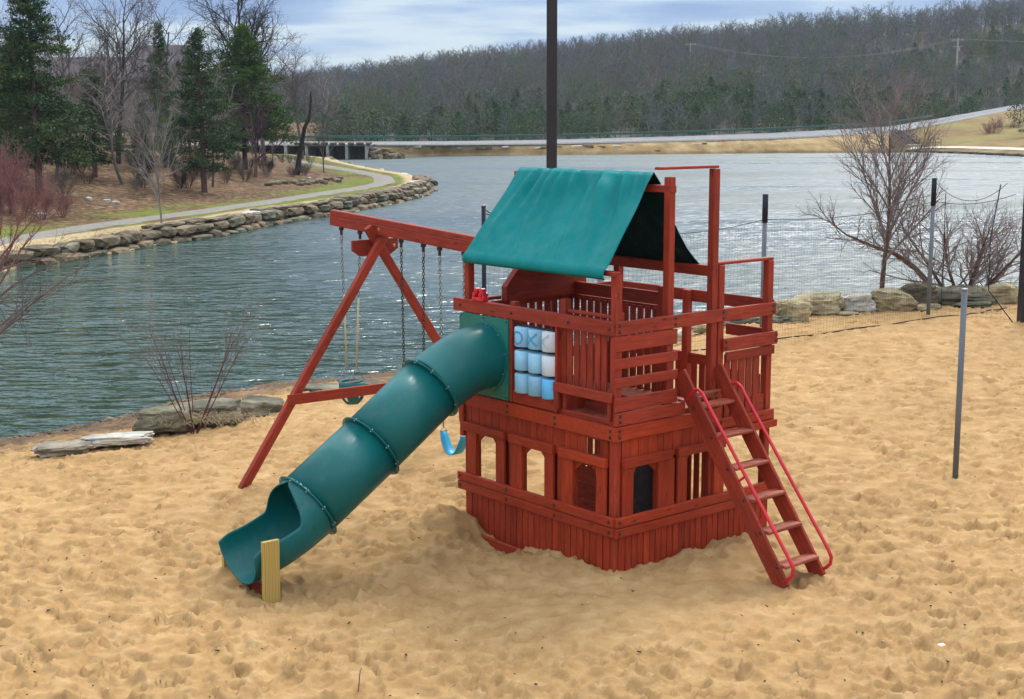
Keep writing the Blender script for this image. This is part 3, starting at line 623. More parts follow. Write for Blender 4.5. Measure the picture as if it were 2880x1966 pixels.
# leaning broken trunk
p = lb_hit(836, 492)
lt = thing('leaning_tree', 'dark leaning trunk with a broken top and one bare side branch', 'tree', p)
sc_ = p[1] / FPX
def lp(px, py, dy=0): return Vector(((px - 836) * sc_, dy, (492 - py) * sc_))
m = MB(); m.tube([lp(834, 498), lp(842, 450), lp(852, 400), lp(860, 362), lp(872, 338), lp(877, 310), lp(880, 285), lp(879, 270), lp(883, 262)], [.26, .21, .18, .16, .13, .11, .09, .07, .03], 7); m.build('trunk', BARKDARK, lt, True)
m = MB(); m.tube([lp(874, 335), lp(890, 318, .3), lp(908, 302, .5), lp(925, 290, .7), lp(938, 272, .6)], [.07, .055, .04, .03, .01], 5)
m.tube([lp(890, 318, .3), lp(905, 318, .2), lp(925, 310, .1)], [.04, .025, .01], 4); m.tube([lp(858, 372), lp(845, 350, .2), lp(838, 330, .1)], [.05, .03, .01], 4)
rs = np.random.default_rng(4)
for k in range(30):
    a = lp(rs.uniform(880, 930), rs.uniform(288, 322), .4); b = a + Vector(rs.normal(0, .5, 3)); m.tube([a, (a + b) / 2 + Vector(rs.normal(0, .08, 3)), b], [.02, .012, .005], 3)
m.build('branches', BARK, lt)
# tall bare trees of the left skyline
sky_trees = [(647, 440, -60, oak, BARKDARK, BARKDARK, 1.0, 1.2, 'tall dark bare tree whose trunk rises above the spruce'),
             (333, 460, -55, oak2, BARKDARK, TWIG, .95, .3, 'tall forked bare tree spreading against the sky between the cedars'),
             (474, 452, -4, mid1, BARK, TWIG, 1.3, 2.0, 'tall upright bare tree right of the forked tree'),
             (745, 455, 30, mid2, BARK, TWIG, 1.35, 4.4, 'grey bare tree whose thin crown shows right of the yellow-green cedar'),
             (346, 520, 150, mid3, BARK, TWIGPALE, 1.55, .5, 'pale grey bare tree filling the gap between the two cedar groups'),
             (852, 448, 128, oak2, BARK, TWIG, 1.0, 2.7, 'rounded bare oak far back at the right end of the left woods'),
             (22, 440, -40, mid2, BARKDARK, TWIG, 1.3, 1.9, 'thin bare tree at the very left edge of the sky'),
             (196, 445, -20, mid1, BARK, TWIG, 1.3, 5.1, 'bare tree whose top shows just right of the tallest cedar'),
             (905, 430, 170, mid1, BARK, TWIGPALE, 1.2, 3.3, 'smaller pale bare tree beside the rounded oak')]
for (px, py, top, ms, bm_, tm, wid, rz, lab) in sky_trees:
    p = lb_hit(px, py); s = px_h(p, top) / 12.6
    place_tree('bare_tree', (retint(ms[0], bm_), retint(ms[1], tm)), (bm_, tm), p, (s * wid, s * wid, s), rz, lab)
# thicket behind
rs = np.random.default_rng(77); pool = [(retint(a[0], BARK), retint(a[1], t_)) for a in (mid1, mid2, mid3) for t_ in (TWIG, TWIGPALE)]
nT = 0
for k in range(900):
    x, y = rs.uniform(-75, -19), rs.uniform(84, 190); z_, d_ = lbank_z(np.array([[x, y]]))
    px_ = 1440 + x / y * FPX
    if d_[0] < 10 or px_ < -120 or px_ > 905 or (px_ > 790 and y < 130): continue
    place_tree('thicket_tree', pool[k % 6], (BARK, TWIG), (x, y, lb_h(x, y)), rs.uniform(.42, .78), rs.uniform(0, 6.28), 'grey bare tree crowded in the thicket behind the left bank', 'tree', 'bare trees of the thicket behind the left bank'); nT += 1
    if nT >= 125: break
for k in range(30):      # the same wood goes on beyond the left edge of the frame
    x, y = rs.uniform(-85, -32), rs.uniform(52, 92)
    if 1440 + x / y * FPX > -90: continue
    place_tree('thicket_tree', pool[k % 6], (BARK, TWIG), (x, y, lb_h(x, y)), rs.uniform(.6, 1.0), rs.uniform(0, 6.28), 'grey bare tree crowded in the thicket behind the left bank', 'tree', 'bare trees of the thicket behind the left bank')
# brush
brush = tree_meshes('brush', 6, 1.6, .018, BUSH, trunks=9, spread=.45); brushes = [brush, tree_meshes('brush2', 16, 1.6, .018, BUSH, trunks=8, spread=.6)]
BR = {}
def shrub(px, py, s, mt, lab, grp=None, loc=None, k=0, name='shrub', rz=0):
    p = lb_hit(px, py) if loc is None else loc; b = brushes[k % 2]
    if (k % 2, mt.name) not in BR: BR[(k % 2, mt.name)] = (retint(b[0], mt), retint(b[1], mt))
    return place_tree(name, BR[(k % 2, mt.name)], (mt, mt), p, s, rz, lab, 'shrub', grp, ('stems', 'twigs'))
for i, (px, py, s, mt) in enumerate([(20, 600, 1.9, TWIGRED), (60, 612, 1.6, TWIGRED), (120, 618, 1.0, TWIGRED), (18, 560, 1.7, TWIGRED), (175, 612, .8, TWIGRED), (10, 420, 2.0, TWIGRED)]):
    shrub(px, py, s, mt, 'reddish bare brush at the foot of the brown slope on the left', 'red brush below the left cedars', k=i, rz=i)
for i in range(46):
    px, py = rs.uniform(150, 900), rs.uniform(455, 560); py = min(py, 560 - (px - 250) * .11)
    if px > 690 and py > 500: continue
    shrub(px, py, rs.uniform(.4, .85), [TWIG, BARKBROWN, BARKDARK][i % 3], 'low dead brush on the shaded slope under the trees', 'low brush on the shaded slope', k=i, rz=i, name='brush')
# leaf litter and loose stones on the slope
def rockmesh(name, seed, sub=2, flat=(1, 1, 1), rough=.22, blocky=.5, strata=.30):
    bm = bmesh.new(); bmesh.ops.create_icosphere(bm, subdivisions=sub, radius=.5)
    for v in bm.verts:
        c = v.co.copy(); m_ = max(abs(c.x), abs(c.y), abs(c.z)); c = c.lerp(c * (.42 / m_), blocky)
        q = c * 2.2 + Vector((seed * 3.7, seed * 1.3, seed)); n = mnoise.noise(q) * rough + mnoise.noise(q * 2.7) * rough * .45 + mnoise.noise(Vector((q.x, q.y, q.z * 5))) * rough * strata + mnoise.noise(q * 6) * rough * .18
        c *= 1 + n; v.co = Vector((c.x * flat[0], c.y * flat[1], c.z * flat[2]))
    me = bpy.data.meshes.new(name); bm.to_mesh(me); bm.free(); return me
STONEBROWN = stone('brown_limestone', (.06, .043, .025), (.16, .12, .07), (.32, .255, .16)); blocks = []
for k in range(14):
    me = rockmesh('stone', k + 1, 2, (1, 1, 1), .15, .93); me.materials.append([STONE, STONEBROWN, STONEGREY, STONEBROWN][k % 4]); blocks.append(me)
paleblocks = []
for k in range(4):
    me = rockmesh('stone', k + 31, 2, (1, 1, 1), .15, .85); me.materials.append(STONEPALE); paleblocks.append(me)
wall = thing('stone_wall', 'long dry wall of stacked limestone blocks edging the left bank', 'stone wall', (-16, 63, WZ))
def stone_at(parent, me, c, size, rz, tilt=0):
    o = bpy.data.objects.new('stone', me); COL.objects.link(o); o.parent = parent
    o.location = Vector(tuple(map(float, c))) - (parent.location if parent else Vector((0, 0, 0))); o.scale = tuple(map(float, size)); o.rotation_euler = (tilt, tilt * .6, rz); return o
rs = np.random.default_rng(5)
def course(poly, z0, hgt, w0, w1, inset, parent, dep=.9, pale=.0, jit=.1):
    P = np.array(poly, float); L = np.hypot(*(P[1:] - P[:-1]).T); cum = np.concatenate([[0], np.cumsum(L)]); s = 0; cnt = 0
    while s < cum[-1] - w0:
        w = rs.uniform(w0, w1); m_ = s + w / 2
        x, y = np.interp(m_, cum, P[:, 0]), np.interp(m_, cum, P[:, 1]); i = min(np.searchsorted(cum, m_) - 1, len(P) - 2); t = (P[i + 1] - P[i]) / L[i]; nrm = np.array([-t[1], t[0]])
        h = hgt * rs.uniform(.8, 1.15); c = np.array([x, y]) + nrm * (inset + rs.normal(0, jit))
        me = paleblocks[rs.integers(4)] if rs.random() < pale else blocks[rs.integers(14)]
        stone_at(parent, me, (c[0], c[1], z0 + h / 2), (w * 1.06, dep * rs.uniform(.85, 1.2), h * 1.12), math.atan2(t[1], t[0]) + rs.normal(0, .08), rs.normal(0, .05)); s += w; cnt += 1
    return cnt
A1 = [q for q in LBANK if 45 < q[1] < 128]
A1 = [(-46, 33.5), (-24, 42), (-21.5, 45)] + A1
nst = course(A1, WZ - .24, .50, .8, 1.7, .45, wall, 1.1) + course(A1, WZ + .22, .50, .8, 2.1, .72, wall, 1.15, .0) + course([q for q in A1 if 60 < q[1] < 90], WZ + .66, .22, .9, 2.1, .80, wall, .8, .05, .1)
nst += course([q for q in LBANK if 84 < q[1] < 125], WZ + .55, .40, .9, 1.8, 1.0, wall, 1.2, .08)
A2 = [q for q in LBANK if 118 < q[1]]
nst += course(A2, WZ - .1, .55, 1.0, 2.4, .2, wall, 1.1, .10, .3) + course(A2, WZ + .3, .4, 1.2, 2.6, 1.1, wall, 1.1, .08, .4)
ledge = thing('stone_ledge', 'low curved row of rocks in the grass above the bend of the path', 'stone row', (-17, 92, 0))
for k in range(22):
    p = lb_hit(752 + k * 10 + rs.normal(0, 3), 521 - k * .6 + rs.normal(0, 3)); stone_at(ledge, blocks[k % 14], p + np.array([0, 0, .1]), (rs.uniform(.5, 1.1), .6, rs.uniform(.25, .45)), rs.uniform(0, 3))
for k, (px, py, s) in enumerate([(115, 612, .75), (300, 570, .5), (250, 565, .6), (325, 575, .5), (185, 425, 1.2), (95, 433, 1.3), (350, 430, 1.2), (620, 480, .6), (870, 505, .5), (843, 470, .8)]):
    p = lb_hit(px, py); o = tag(link(paleblocks[k % 4].copy(), 'rock'), 'pale rock lying on the brown slope of the left bank', 'rock', 'loose pale rocks on the left slope'); o.location = p + np.array([0, 0, .1]); o.scale = (s, s * .7, s * .45); o.rotation_euler = (0, 0, k)

# houses behind the left woods
def house(name, label, x0, x1, y, d, zb, ze, zr, wallm, roofm, nwin):
    t = thing(name, label, 'house', ((x0 + x1) / 2, y, zb)); w = x1 - x0
    m = MB(); m.box((0, d / 2, (ze - zb) / 2), (w, d, ze - zb)); m.build('wall', wallm, t)
    m = MB(); o_ = .5; hw = w / 2 + o_; za, zc_ = ze - zb - .05, zr - zb
    m.add([(-hw, -o_, za), (hw, -o_, za), (hw, d / 2, zc_), (-hw, d / 2, zc_), (-hw, d + o_, za), (hw, d + o_, za), (-hw, -o_, za - .22), (hw, -o_, za - .22), (hw, d / 2, zc_ - .25), (-hw, d / 2, zc_ - .25), (-hw, d + o_, za - .22), (hw, d + o_, za - .22)],
          [(0, 1, 2, 3), (3, 2, 5, 4), (6, 9, 8, 7), (9, 10, 11, 8), (0, 6, 7, 1), (4, 5, 11, 10), (0, 3, 9, 6), (3, 4, 10, 9), (1, 7, 8, 2), (2, 8, 11, 5)])
    m.build('roof', roofm, t)
    m = MB(); m.add([(-w / 2, 0, ze - zb), (-w / 2, d, ze - zb), (-w / 2, d / 2, zc_ - .3), (w / 2, 0, ze - zb), (w / 2, d, ze - zb), (w / 2, d / 2, zc_ - .3)], [(0, 2, 1), (3, 4, 5)]); m.build('gable', wallm, t)
    for k in range(nwin):
        xk = -w / 2 + w * (k + .5) / nwin; f = MB()
        for a, b_ in (((xk, -.04, 1.9), (1.2, .08, .1)), ((xk, -.04, 3.2), (1.2, .08, .1)), ((xk - .55, -.04, 2.55), (.1, .08, 1.2)), ((xk + .55, -.04, 2.55), (.1, .08, 1.2))): f.box(a, b_)
        fo = f.build('window', CONCRETE, t); g = MB(); g.box((xk, -.02, 2.55), (1.0, .03, 1.2)); g.build('pane', BLACKPL, fo)
SIDING = simple('beige_siding', (.20, .18, .14), (.26, .23, .18), 2, .8, .2); SHING = simple('purple_brown_shingles', (.085, .072, .085), (.13, .11, .125), 3, .9, .1, bump=.5, bscale=14)
house('house', 'house roof glimpsed through the bare trees between the cedars', -43.5, -32.5, 132, 9, 3.5, 8.6, 10.7, SIDING, SHING, 4)
house('house', 'purple-brown house roof cut by the left edge of the photo', -58, -48.2, 128, 9, 3.5, 8.9, 11.9, SIDING, SHING, 3)
p_ = (-36.2, 131, 4)
house('house', 'small gabled house end right of the long roof in the woods', -37.4, -33.2, 140, 8, 3.5, 9.6, 12.2, SIDING, SHING, 1)

# ------------------------------------------------------------------ culvert, dam rocks, guardrail
cul = thing('culvert', 'concrete box culvert with three dark openings under the road', 'culvert', (-25.3, 203, WZ))
CD = 9.0
pil = [-29.6, -26.55, -23.8, -20.95]
for k, x in enumerate(pil + [-32.6]):
    m = MB(); m.box((x + 25.3, CD / 2, .75), (.42, CD, 2.6), bev=.04); m.build('pier', CONCRETE, cul)
m = MB(); m.box((-1.4, CD / 2 + .1, 2.02), (12.6, CD - .1, .26), bev=.04); m.build('slab', CONCRETE, cul)
m = MB(); m.box((-1.4, CD - .2, .8), (12.4, .3, 2.6)); m.build('dark_end_sheet', BLACKPL, cul)  # black sheet closing the tunnel, added to stand for the darkness inside
for k in range(9):
    stone_at(cul, blocks[(k * 3) % 14], (-30.8 + k * 1.28, 202.9 + rs.normal(0, .06), WZ + 2.28), (rs.uniform(1.1, 1.5), .8, rs.uniform(.32, .45)), rs.normal(0, .04))
for k in range(20):
    fx = rs.random(); x = -20.4 + fx * 4.6; zt = 1.9 * (1 - fx * .75); z = WZ + rs.uniform(0, zt); y = 203.2 + (z - WZ) * 1.0 + fx * 3.2
    o = tag(link(blocks[k % 14].copy(), 'riprap_rock'), 'dark rock in the heap beside the culvert openings', 'rock', 'heaped rocks right of the culvert'); o.location = (x, y, z); s = rs.uniform(.8, 1.5); o.scale = (s * 1.3, s, s * .6); o.rotation_euler = (rs.normal(0, .2), rs.normal(0, .25), rs.uniform(0, 3))
dr = [(1290, 416, 1.0), (1352, 417, 2.2), (1372, 415, 1.5), (1510, 417, 1.4), (1528, 416, 1.8), (1570, 414, 1.6), (1620, 412, 2.4), (1650, 411, 2.6), (1690, 413, 1.8), (1735, 412, 1.8), (1770, 410, 2.0), (1848, 424, 1.2), (1960, 406, 2.2), (1975, 404, 1.8), (1210, 415, 1.6), (1170, 413, 2.0), (1140, 414, 1.6), (1250, 417, 1.2), (1420, 414, 1.4)]
dk = [(c, k_) for c, k_ in zip(sh_dam, kerb)]
def dam_hit(px, py):
    """ray against the dam bank (piecewise plane between shore and kerb)"""
    r = ray(px, py)
    for D in np.arange(198, 246, .25):
        q = np.array([0, 0, CAMH]) + D / r[1] * r
        sy = np.interp(q[0], [s[0] for s in sh_dam], [s[1] for s in sh_dam]); ky = np.interp(q[0], [k[0] for k in kerb[:10]], [k[1] for k in kerb[:10]]); kz = np.interp(q[0], [k[0] for k in kerb[:10]], [k[2] for k in kerb[:10]])
        t = (q[1] - sy) / max(ky - sy, .1)
        if t > 0 and q[2] <= WZ + (kz - WZ) * min(t, 1) ** .8: return q
    return q
for k, (px, py, s) in enumerate(dr):
    p = dam_hit(px, py); me = (paleblocks[k % 4] if k % 3 == 0 else blocks[k % 14]).copy(); o = tag(link(me, 'rock'), 'rock slab set in the dry grass bank below the road', 'rock', 'rock slabs along the road bank'); o.location = p; o.scale = (s, .9, .45); o.rotation_euler = (0, 0, rs.normal(0, .15))
# ledge of rock under the road kerb and along the right shore
rl = thing('rock_ledge', 'long thin ledge of layered rock just under the road kerb', 'rock ledge', kerb[6] - np.array([0, .3, .4]))
for px in np.arange(1985, 2520, 11):
    i = np.interp(px, [c[0] for c in cols_], range(len(cols_))); a = int(i); f = i - a; q = kerb[a] + (kerb[a + 1] - kerb[a]) * f
    stone_at(rl, blocks[int(px) % 14], q + np.array([0, -.45, -.42]), (rs.uniform(.8, 1.3), .8, rs.uniform(.2, .38)), .35)
rl2 = thing('rock_ledge', 'dark layered rock edge between the water and the pale walk on the right bank', 'rock ledge', rb[2][0])
for i in range(1, len(rb) - 1):
    a, b_ = rb[i][1], rb[i + 1][1]; n = int(np.hypot(*(b_ - a)[:2]) / 1.5) + 1
    for k in range(n):
        q = a + (b_ - a) * (k + .5) / n; stone_at(rl2, blocks[(k * 5 + i) % 14], q + np.array([rs.normal(0, .2), rs.normal(.6, .3), .18]), (rs.uniform(1.3, 2.1), 1.0, rs.uniform(.3, .55)), rs.normal(1.9, .3))
gr = thing('guardrail', 'long dark green guardrail along the far side of the road', 'guardrail', far_edge[4])
gpts = []
for i in range(0, 10):
    for k in range(8): gpts.append(far_edge[i] + (far_edge[i + 1] - far_edge[i]) * k / 8)
o0 = Vector(tuple(map(float, far_edge[4]))); top_z = .86
m = MB()
for zoff, dp in ((.86, 0), (.70, .05), (.54, 0)): pass
V = []; F = []
prof = [(.0, .88), (-.06, .82), (.02, .72), (-.06, .62), (.0, .54), (.05, .54), (.05, .88)]
for q in gpts: V += [(q[0], q[1] + a, q[2] + b_) for a, b_ in prof]
n_ = len(prof)
for i in range(len(gpts) - 1):
    for j in range(n_): F.append((i * n_ + j, i * n_ + (j + 1) % n_, (i + 1) * n_ + (j + 1) % n_, (i + 1) * n_ + j))
m.add([tuple(Vector(tuple(map(float, v))) - o0) for v in V], F); m.build('rail', GREENRAIL, gr)
pm = MB(); pm.box((0, .12, .25), (.16, .2, 1.15)); pme = pm.mesh('post'); pme.materials.append(GREENRAIL)
L = np.array([q for q in gpts]); cum = np.concatenate([[0], np.cumsum(np.linalg.norm(L[1:] - L[:-1], axis=1))])
for s in np.arange(0, cum[-1], 3.8):
    o = bpy.data.objects.new('post', pme); COL.objects.link(o); o.parent = gr; o.location = Vector([float(np.interp(s, cum, L[:, k])) for k in range(3)]) - o0
# stairs down from the road on the right bank
st = thing('stairs', 'dark steel stairs with railings from the road down to the lakeside walk', 'stairs', at_y(2560, 414, 240))
a_, b_ = at_y(2516, 364, 244), at_y(2570, 405, 234); o0 = Vector(st.location)
a_, b_ = Vector(tuple(a_)) - o0, Vector(tuple(b_)) - o0
for k in range(14):
    q = a_.lerp(b_, (k + .5) / 14); m = MB(); m.box(tuple(q), (1.9, .5, .12)); m.build('tread', NAVY, st)
for dx in (-.95, .95):
    m = MB(); m.tube([a_ + Vector((dx, 0, -.1)), b_ + Vector((dx, 0, -.1))], .16, 4); m.build('stringer', NAVY, st)
    m = MB(); m.tube([a_ + Vector((dx, 0, 1)), b_ + Vector((dx, 0, 1))], .05, 4); m.tube([a_ + Vector((dx, 0, .5)), b_ + Vector((dx, 0, .5))], .04, 4)
    for k in range(7): q = a_.lerp(b_, k / 6); m.tube([q + Vector((dx, 0, -.1)), q + Vector((dx, 0, 1))], .045, 4)
    m.build('railing', NAVY, st)
m = MB(); q0 = b_
for k in range(6): m.tube([q0 + Vector((k * .9, 0, -.4)), q0 + Vector((k * .9, 0, .8))], .045, 4)
for z in (.2, .8): m.tube([q0 + Vector((0, 0, z)), q0 + Vector((4.6, 0, z))], .04, 4)
m.build('landing_rail', NAVY, st)
m = MB(); m.box(tuple(q0 + Vector((.3, -.9, -.25))), (3.2, 2.6, .35), bev=.03); m.build('landing', CONCRETE, st)
# utility poles and wires
WOODP = simple('weathered_pole_wood', (.30, .27, .23), (.42, .38, .33), 6, .9, .1, stretch=(1, 1, .2))
poles = []
for (px, base, top, arms, lab) in [(1940, 235, 128, 1, 'thin pale utility pole in a clearing halfway up the wooded hill'), (2686, 283, 118, 2, 'stout utility pole with crossarms above the right bend of the road')]:
    p = hill_hit(px, base, 255); h = px_h(p, top); t = thing('utility_pole', lab, 'utility pole', p)
    m = MB(); r0 = .15 if arms == 1 else .24; m.tube([(0, 0, -.5), (0, 0, h)], [r0 * 1.2, r0], 8); m.build('pole', WOODP, t)
    for k in range(arms): m = MB(); m.box((0, 0, h - .5 - k * 1.6), (2.8 - k * .6, .18, .2)); m.build('crossarm', WOODP, t)
    m = MB()
    for x in (-1.2, 0, 1.2): m.tube([(x, 0, h - .4), (x, 0, h - .12)], .07, 6)
    m.build('insulators', STEEL, t)
    if arms == 2: m = MB(); m.tube([(.35, 0, h - 3.3), (.35, 0, h - 2.3)], .26, 8); m.build('transformer', STEEL, t)
    poles.append(Vector(tuple(map(float, p))) + Vector((0, 0, h - .15)))
w = MB()
for k, x in enumerate((-1.2, 0, 1.2)):
    a = poles[0] + Vector((x, 0, 0)); b = poles[1] + Vector((x, 0, 0)); pts = [a.lerp(b, i / 16) + Vector((0, 0, -4.2 * 4 * (i / 16) * (1 - i / 16))) for i in range(17)]; w.tube(pts, .028, 3)
for x in (-1.2, 1.2):
    a = poles[1] + Vector((x, 0, 0)); b = Vector((170, 330, 26)); w.tube([a.lerp(b, i / 8) + Vector((0, 0, -2 * 4 * (i / 8) * (1 - i / 8))) for i in range(9)], .028, 3)
tag(w.build('power_lines', CONCRETE), 'thin sagging power lines strung between the two utility poles', 'power lines')

# ------------------------------------------------------------------ hillside woods
def far_tree(seed, h=8, dens=1):
    rs = np.random.default_rng(seed); o = []; grow(rs, np.zeros(3), np.array([rs.normal(0, .06), 0, 1.0]), h * .8, .12, 0, [(int(10 * dens), .50, .75, .30, .07, .03), (6, .5, .65, .2, .16, .03), (4, .5, .6, .2, .2, .05), (0, 0, 0, 0, .2, .03, .022)], o)
    m = MB()
    for pts, rr, l in o: m.tube(pts if l < 2 else [pts[0], pts[-1]], rr if l < 2 else [max(rr[0], .03), .012], 4 if l == 0 else 3, cap=False)
    return m.mesh('far_tree')
def far_cedar(seed, h=5.5, r=1.9, rounded=False):
    rs = np.random.default_rng(seed); V = []
    for k in range(1100):
        f = rs.random() ** .8; prof = (1 - f) ** .8 if not rounded else math.sqrt(max(0, 1 - (f * 2 - 1) ** 2)) * .8 + .1; a = rs.uniform(0, 6.28); rr = r * prof * rs.uniform(.35, 1.1)
        c = np.array([rr * math.cos(a), rr * math.sin(a), h * (f * .93 + .05)]) + rs.normal(0, .1, 3)
        s = rs.uniform(.15, .36); u = rs.normal(0, 1, 3); u /= np.linalg.norm(u); w_ = np.cross(u, rs.normal(0, 1, 3)); w_ /= np.linalg.norm(w_) + 1e-6
        V += [tuple(c), tuple(c + u * s), tuple(c + u * s * .5 + w_ * s * .7)]
    m = MB(); m.add(V, [(i, i + 1, i + 2) for i in range(0, len(V), 3)]); m.tube([(0, 0, 0), (0, 0, h * .8)], [.12, .03], 4); return m.mesh('far_cedar')
ft = [far_tree(s) for s in (1, 2, 3, 4)]; fc = [far_cedar(1), far_cedar(2, 5, 2.6, True), far_cedar(3, 4.2, 2.8, True), far_cedar(5, 5, 2.6, True)]
protos = []
coll = bpy.data.collections.new('forest_sources')
def proto(me, mt, nm):
    me = me.copy(); me.materials.clear(); me.materials.append(mt); o = bpy.data.objects.new('z%02d_%s' % (len(protos), nm), me); coll.objects.link(o); protos.append(me)
for i in range(4): proto(ft[i], FARTWIG, 'bare')
for i in range(2): proto(ft[i + 1], FARTWIGW, 'warm')
for i in range(2): proto(ft[i], FARTWIGG, 'greenish')
for i in range(4): proto(fc[i], FARLEAF, 'evergreen')
rs = np.random.default_rng(99); pts = []; rot = []; scl = []; idx = []
front = []
for y in np.arange(212, 540, 4.7):
    for x in np.arange(-.44 * y - 30, .44 * y + 30, 4.7):
        X_, Y_ = x + rs.uniform(-2, 2), y + rs.uniform(-2, 2); yb = np.interp(X_, ROADX, ROADY)
        if Y_ < yb + 3.5: continue
        if X_ < -31 and Y_ < 262: continue
        dist = Y_ - yb; pe = .50 if dist < 40 else (.36 if dist < 90 else .05); clump = vnoise(np.array([[X_]]), np.array([[Y_]]), 22, 12, 2)[0, 0]
        ev = rs.random() < pe * (1 + 2.6 * clump); k = rs.integers(8, 12) if ev else (rs.integers(6, 8) if rs.random() < (.38 if dist < 90 else .10) else rs.integers(0, 6))
        s = rs.uniform(.75, 1.3) * (.75 if dist < 30 and not ev else 1.08) * (.95 if ev else 1)
        if 60 < X_ < 140 and dist < 25: s *= .7
        z = hz(X_, Y_)
        if dist < 11 and -45 < X_ < 130 and len(front) < 70: front.append((X_, Y_, z, k, s, rs.uniform(0, 6.28))); continue
        pts.append((X_, Y_, z)); rot.append(rs.uniform(0, 6.28)); scl.append(s); idx.append(int(k))
me = bpy.data.meshes.new('hillside_wood'); me.from_pydata(pts, [], [])
for nm, ty, dat in (('rot', 'FLOAT', rot), ('scl', 'FLOAT', scl), ('idx', 'INT', idx)):
    at = me.attributes.new(nm, ty, 'POINT'); at.data.foreach_set('value', dat)
wood = bpy.data.objects.new('hillside_wood', me); COL.objects.link(wood); tag(wood, 'grey leafless wood with scattered evergreens covering the far hill', 'wood', kind='stuff')
ng = bpy.data.node_groups.new('scatter_trees', 'GeometryNodeTree'); ng.interface.new_socket('Geometry', in_out='INPUT', socket_type='NodeSocketGeometry'); ng.interface.new_socket('Geometry', in_out='OUTPUT', socket_type='NodeSocketGeometry')
gi, go = ng.nodes.new('NodeGroupInput'), ng.nodes.new('NodeGroupOutput'); iop = ng.nodes.new('GeometryNodeInstanceOnPoints'); ci = ng.nodes.new('GeometryNodeCollectionInfo')
ci.inputs['Collection'].default_value = coll; ci.inputs['Separate Children'].default_value = True; ci.inputs['Reset Children'].default_value = True; iop.inputs['Pick Instance'].default_value = True
def attr(nm, ty):
    n = ng.nodes.new('GeometryNodeInputNamedAttribute'); n.data_type = ty; n.inputs['Name'].default_value = nm; return n.outputs['Attribute']
cb = ng.nodes.new('ShaderNodeCombineXYZ'); ng.links.new(attr('rot', 'FLOAT'), cb.inputs[2]); ng.links.new(cb.outputs[0], iop.inputs['Rotation']); ng.links.new(attr('scl', 'FLOAT'), iop.inputs['Scale'])
ng.links.new(attr('idx', 'INT'), iop.inputs['Instance Index']); ng.links.new(gi.outputs[0], iop.inputs['Points']); ng.links.new(ci.outputs[0], iop.inputs['Instance']); ng.links.new(iop.outputs[0], go.inputs[0])
wood.modifiers.new('scatter', 'NODES').node_group = ng
for (x, y, z, k, s, r) in front:
    o = bpy.data.objects.new('evergreen_tree' if k >= 8 else 'roadside_tree', protos[k]); COL.objects.link(o); o.location = (x, y, z); o.scale = (s,) * 3; o.rotation_euler = (0, 0, r)
    if k >= 8: tag(o, 'small evergreen just behind the green guardrail', 'tree', 'evergreens behind the guardrail')
    else: tag(o, 'small leafless tree just behind the green guardrail', 'tree', 'bare trees behind the guardrail')
# evergreens at the right edge of the grass hill
p = at_y(2868, 345, 262); o = tag(link(protos[10].copy(), 'evergreen_tree'), 'dark evergreen on the grass hill at the right edge of the photo', 'tree'); o.location = (*p[:2], p[2] - .3); o.scale = (.95,) * 3
p = at_y(2872, 398, 250); o = tag(link(protos[11].copy(), 'evergreen_bush'), 'round dark evergreen bush low on the grass hill at the right edge', 'bush'); o.location = (*p[:2], p[2] - .3); o.scale = (.5,) * 3
p = at_y(2790, 400, 252); shrub(0, 0, 2.4, TWIGRED, 'patch of reddish brush on the grassy hill right of the stairs', loc=p, name='shrub')
p = at_y(2830, 396, 258); shrub(0, 0, 2.6, BARKBROWN, 'brown brush patch near the right edge of the grassy hill', loc=p, k=1, name='shrub')

# ------------------------------------------------------------------ near shore: boulders, shrubs, trees at the water's edge
def boulder(px, py, wpx, hpx, label, mat, seed, z=None, dep=.8, sub=4, blocky=.45, rz=0, yref=None, name='boulder', cat='boulder', strata=.30):
    """a boulder whose foot is at a photo pixel; width and height in photo pixels"""
    if z is None:
        r = ray(px, py)
        for y in np.arange(14, 46, .1):
            q = np.array([0, 0, CAMH]) + y / r[1] * r
            if q[2] <= beach_z(np.array([[q[0], q[1]]]))[0] + .0: break
    else: q = on_z(px, py, z)
    s = q[1] / FPX; w, h = wpx * s, hpx * s; me = rockmesh(name, seed, sub, (1, 1, 1), .30, blocky, strata); me.materials.append(mat)
    for p_ in me.polygons: p_.use_smooth = False
    d = w * dep; sc3 = (w * 1.12, d * 1.1, h * 1.25)
    for v_ in me.vertices: v_.co = Vector((v_.co.x * sc3[0], v_.co.y * sc3[1], v_.co.z * sc3[2])) + Vector((mnoise.noise(v_.co * 3 + Vector((seed, 0, 0))), mnoise.noise(v_.co * 3 + Vector((0, seed, 0))), mnoise.noise(v_.co * 4))) * .0
    o = link(me, name); o.location = (q[0], q[1] + d * .38, q[2] + h * .42); o.rotation_euler = (rng.normal(0, .06), rng.normal(0, .08), rz)
    tag(o, label, cat); return o
Z7 = lambda x, y: (1900 + .6053 * x, 440 + .6053 * y)
for (x0, x1, y0, y1, lab, mt, sd_) in [
    (472, 632, 672, 776, 'tan layered boulder leftmost of the row by the net', STONETAN, 3),
    (560, 792, 640, 745, 'long tan and grey slab boulder second in the row, tilted down to the right', STONETAN, 7),
    (758, 934, 636, 732, 'whitish cracked boulder between two tan boulders in the shore row', STONEPALE, 12),
    (915, 1122, 624, 724, 'broad yellowish boulder right of the white one', STONETAN, 18),
    (1048, 1238, 598, 700, 'tall grey rounded boulder behind the padded net post', STONE, 22),
    (1228, 1492, 618, 697, 'wide low grey boulder right of the padded net post', STONEGREY, 27),
    (1415, 1600, 596, 692, 'big brownish boulder at the foot of the dark pole on the right', STONETAN, 31)]:
    px, py = Z7((x0 + x1) / 2, y1); boulder(px, py, (x1 - x0) * .6053, (y1 - y0) * .6053, lab, mt, sd_, z=-.02, dep=.75)
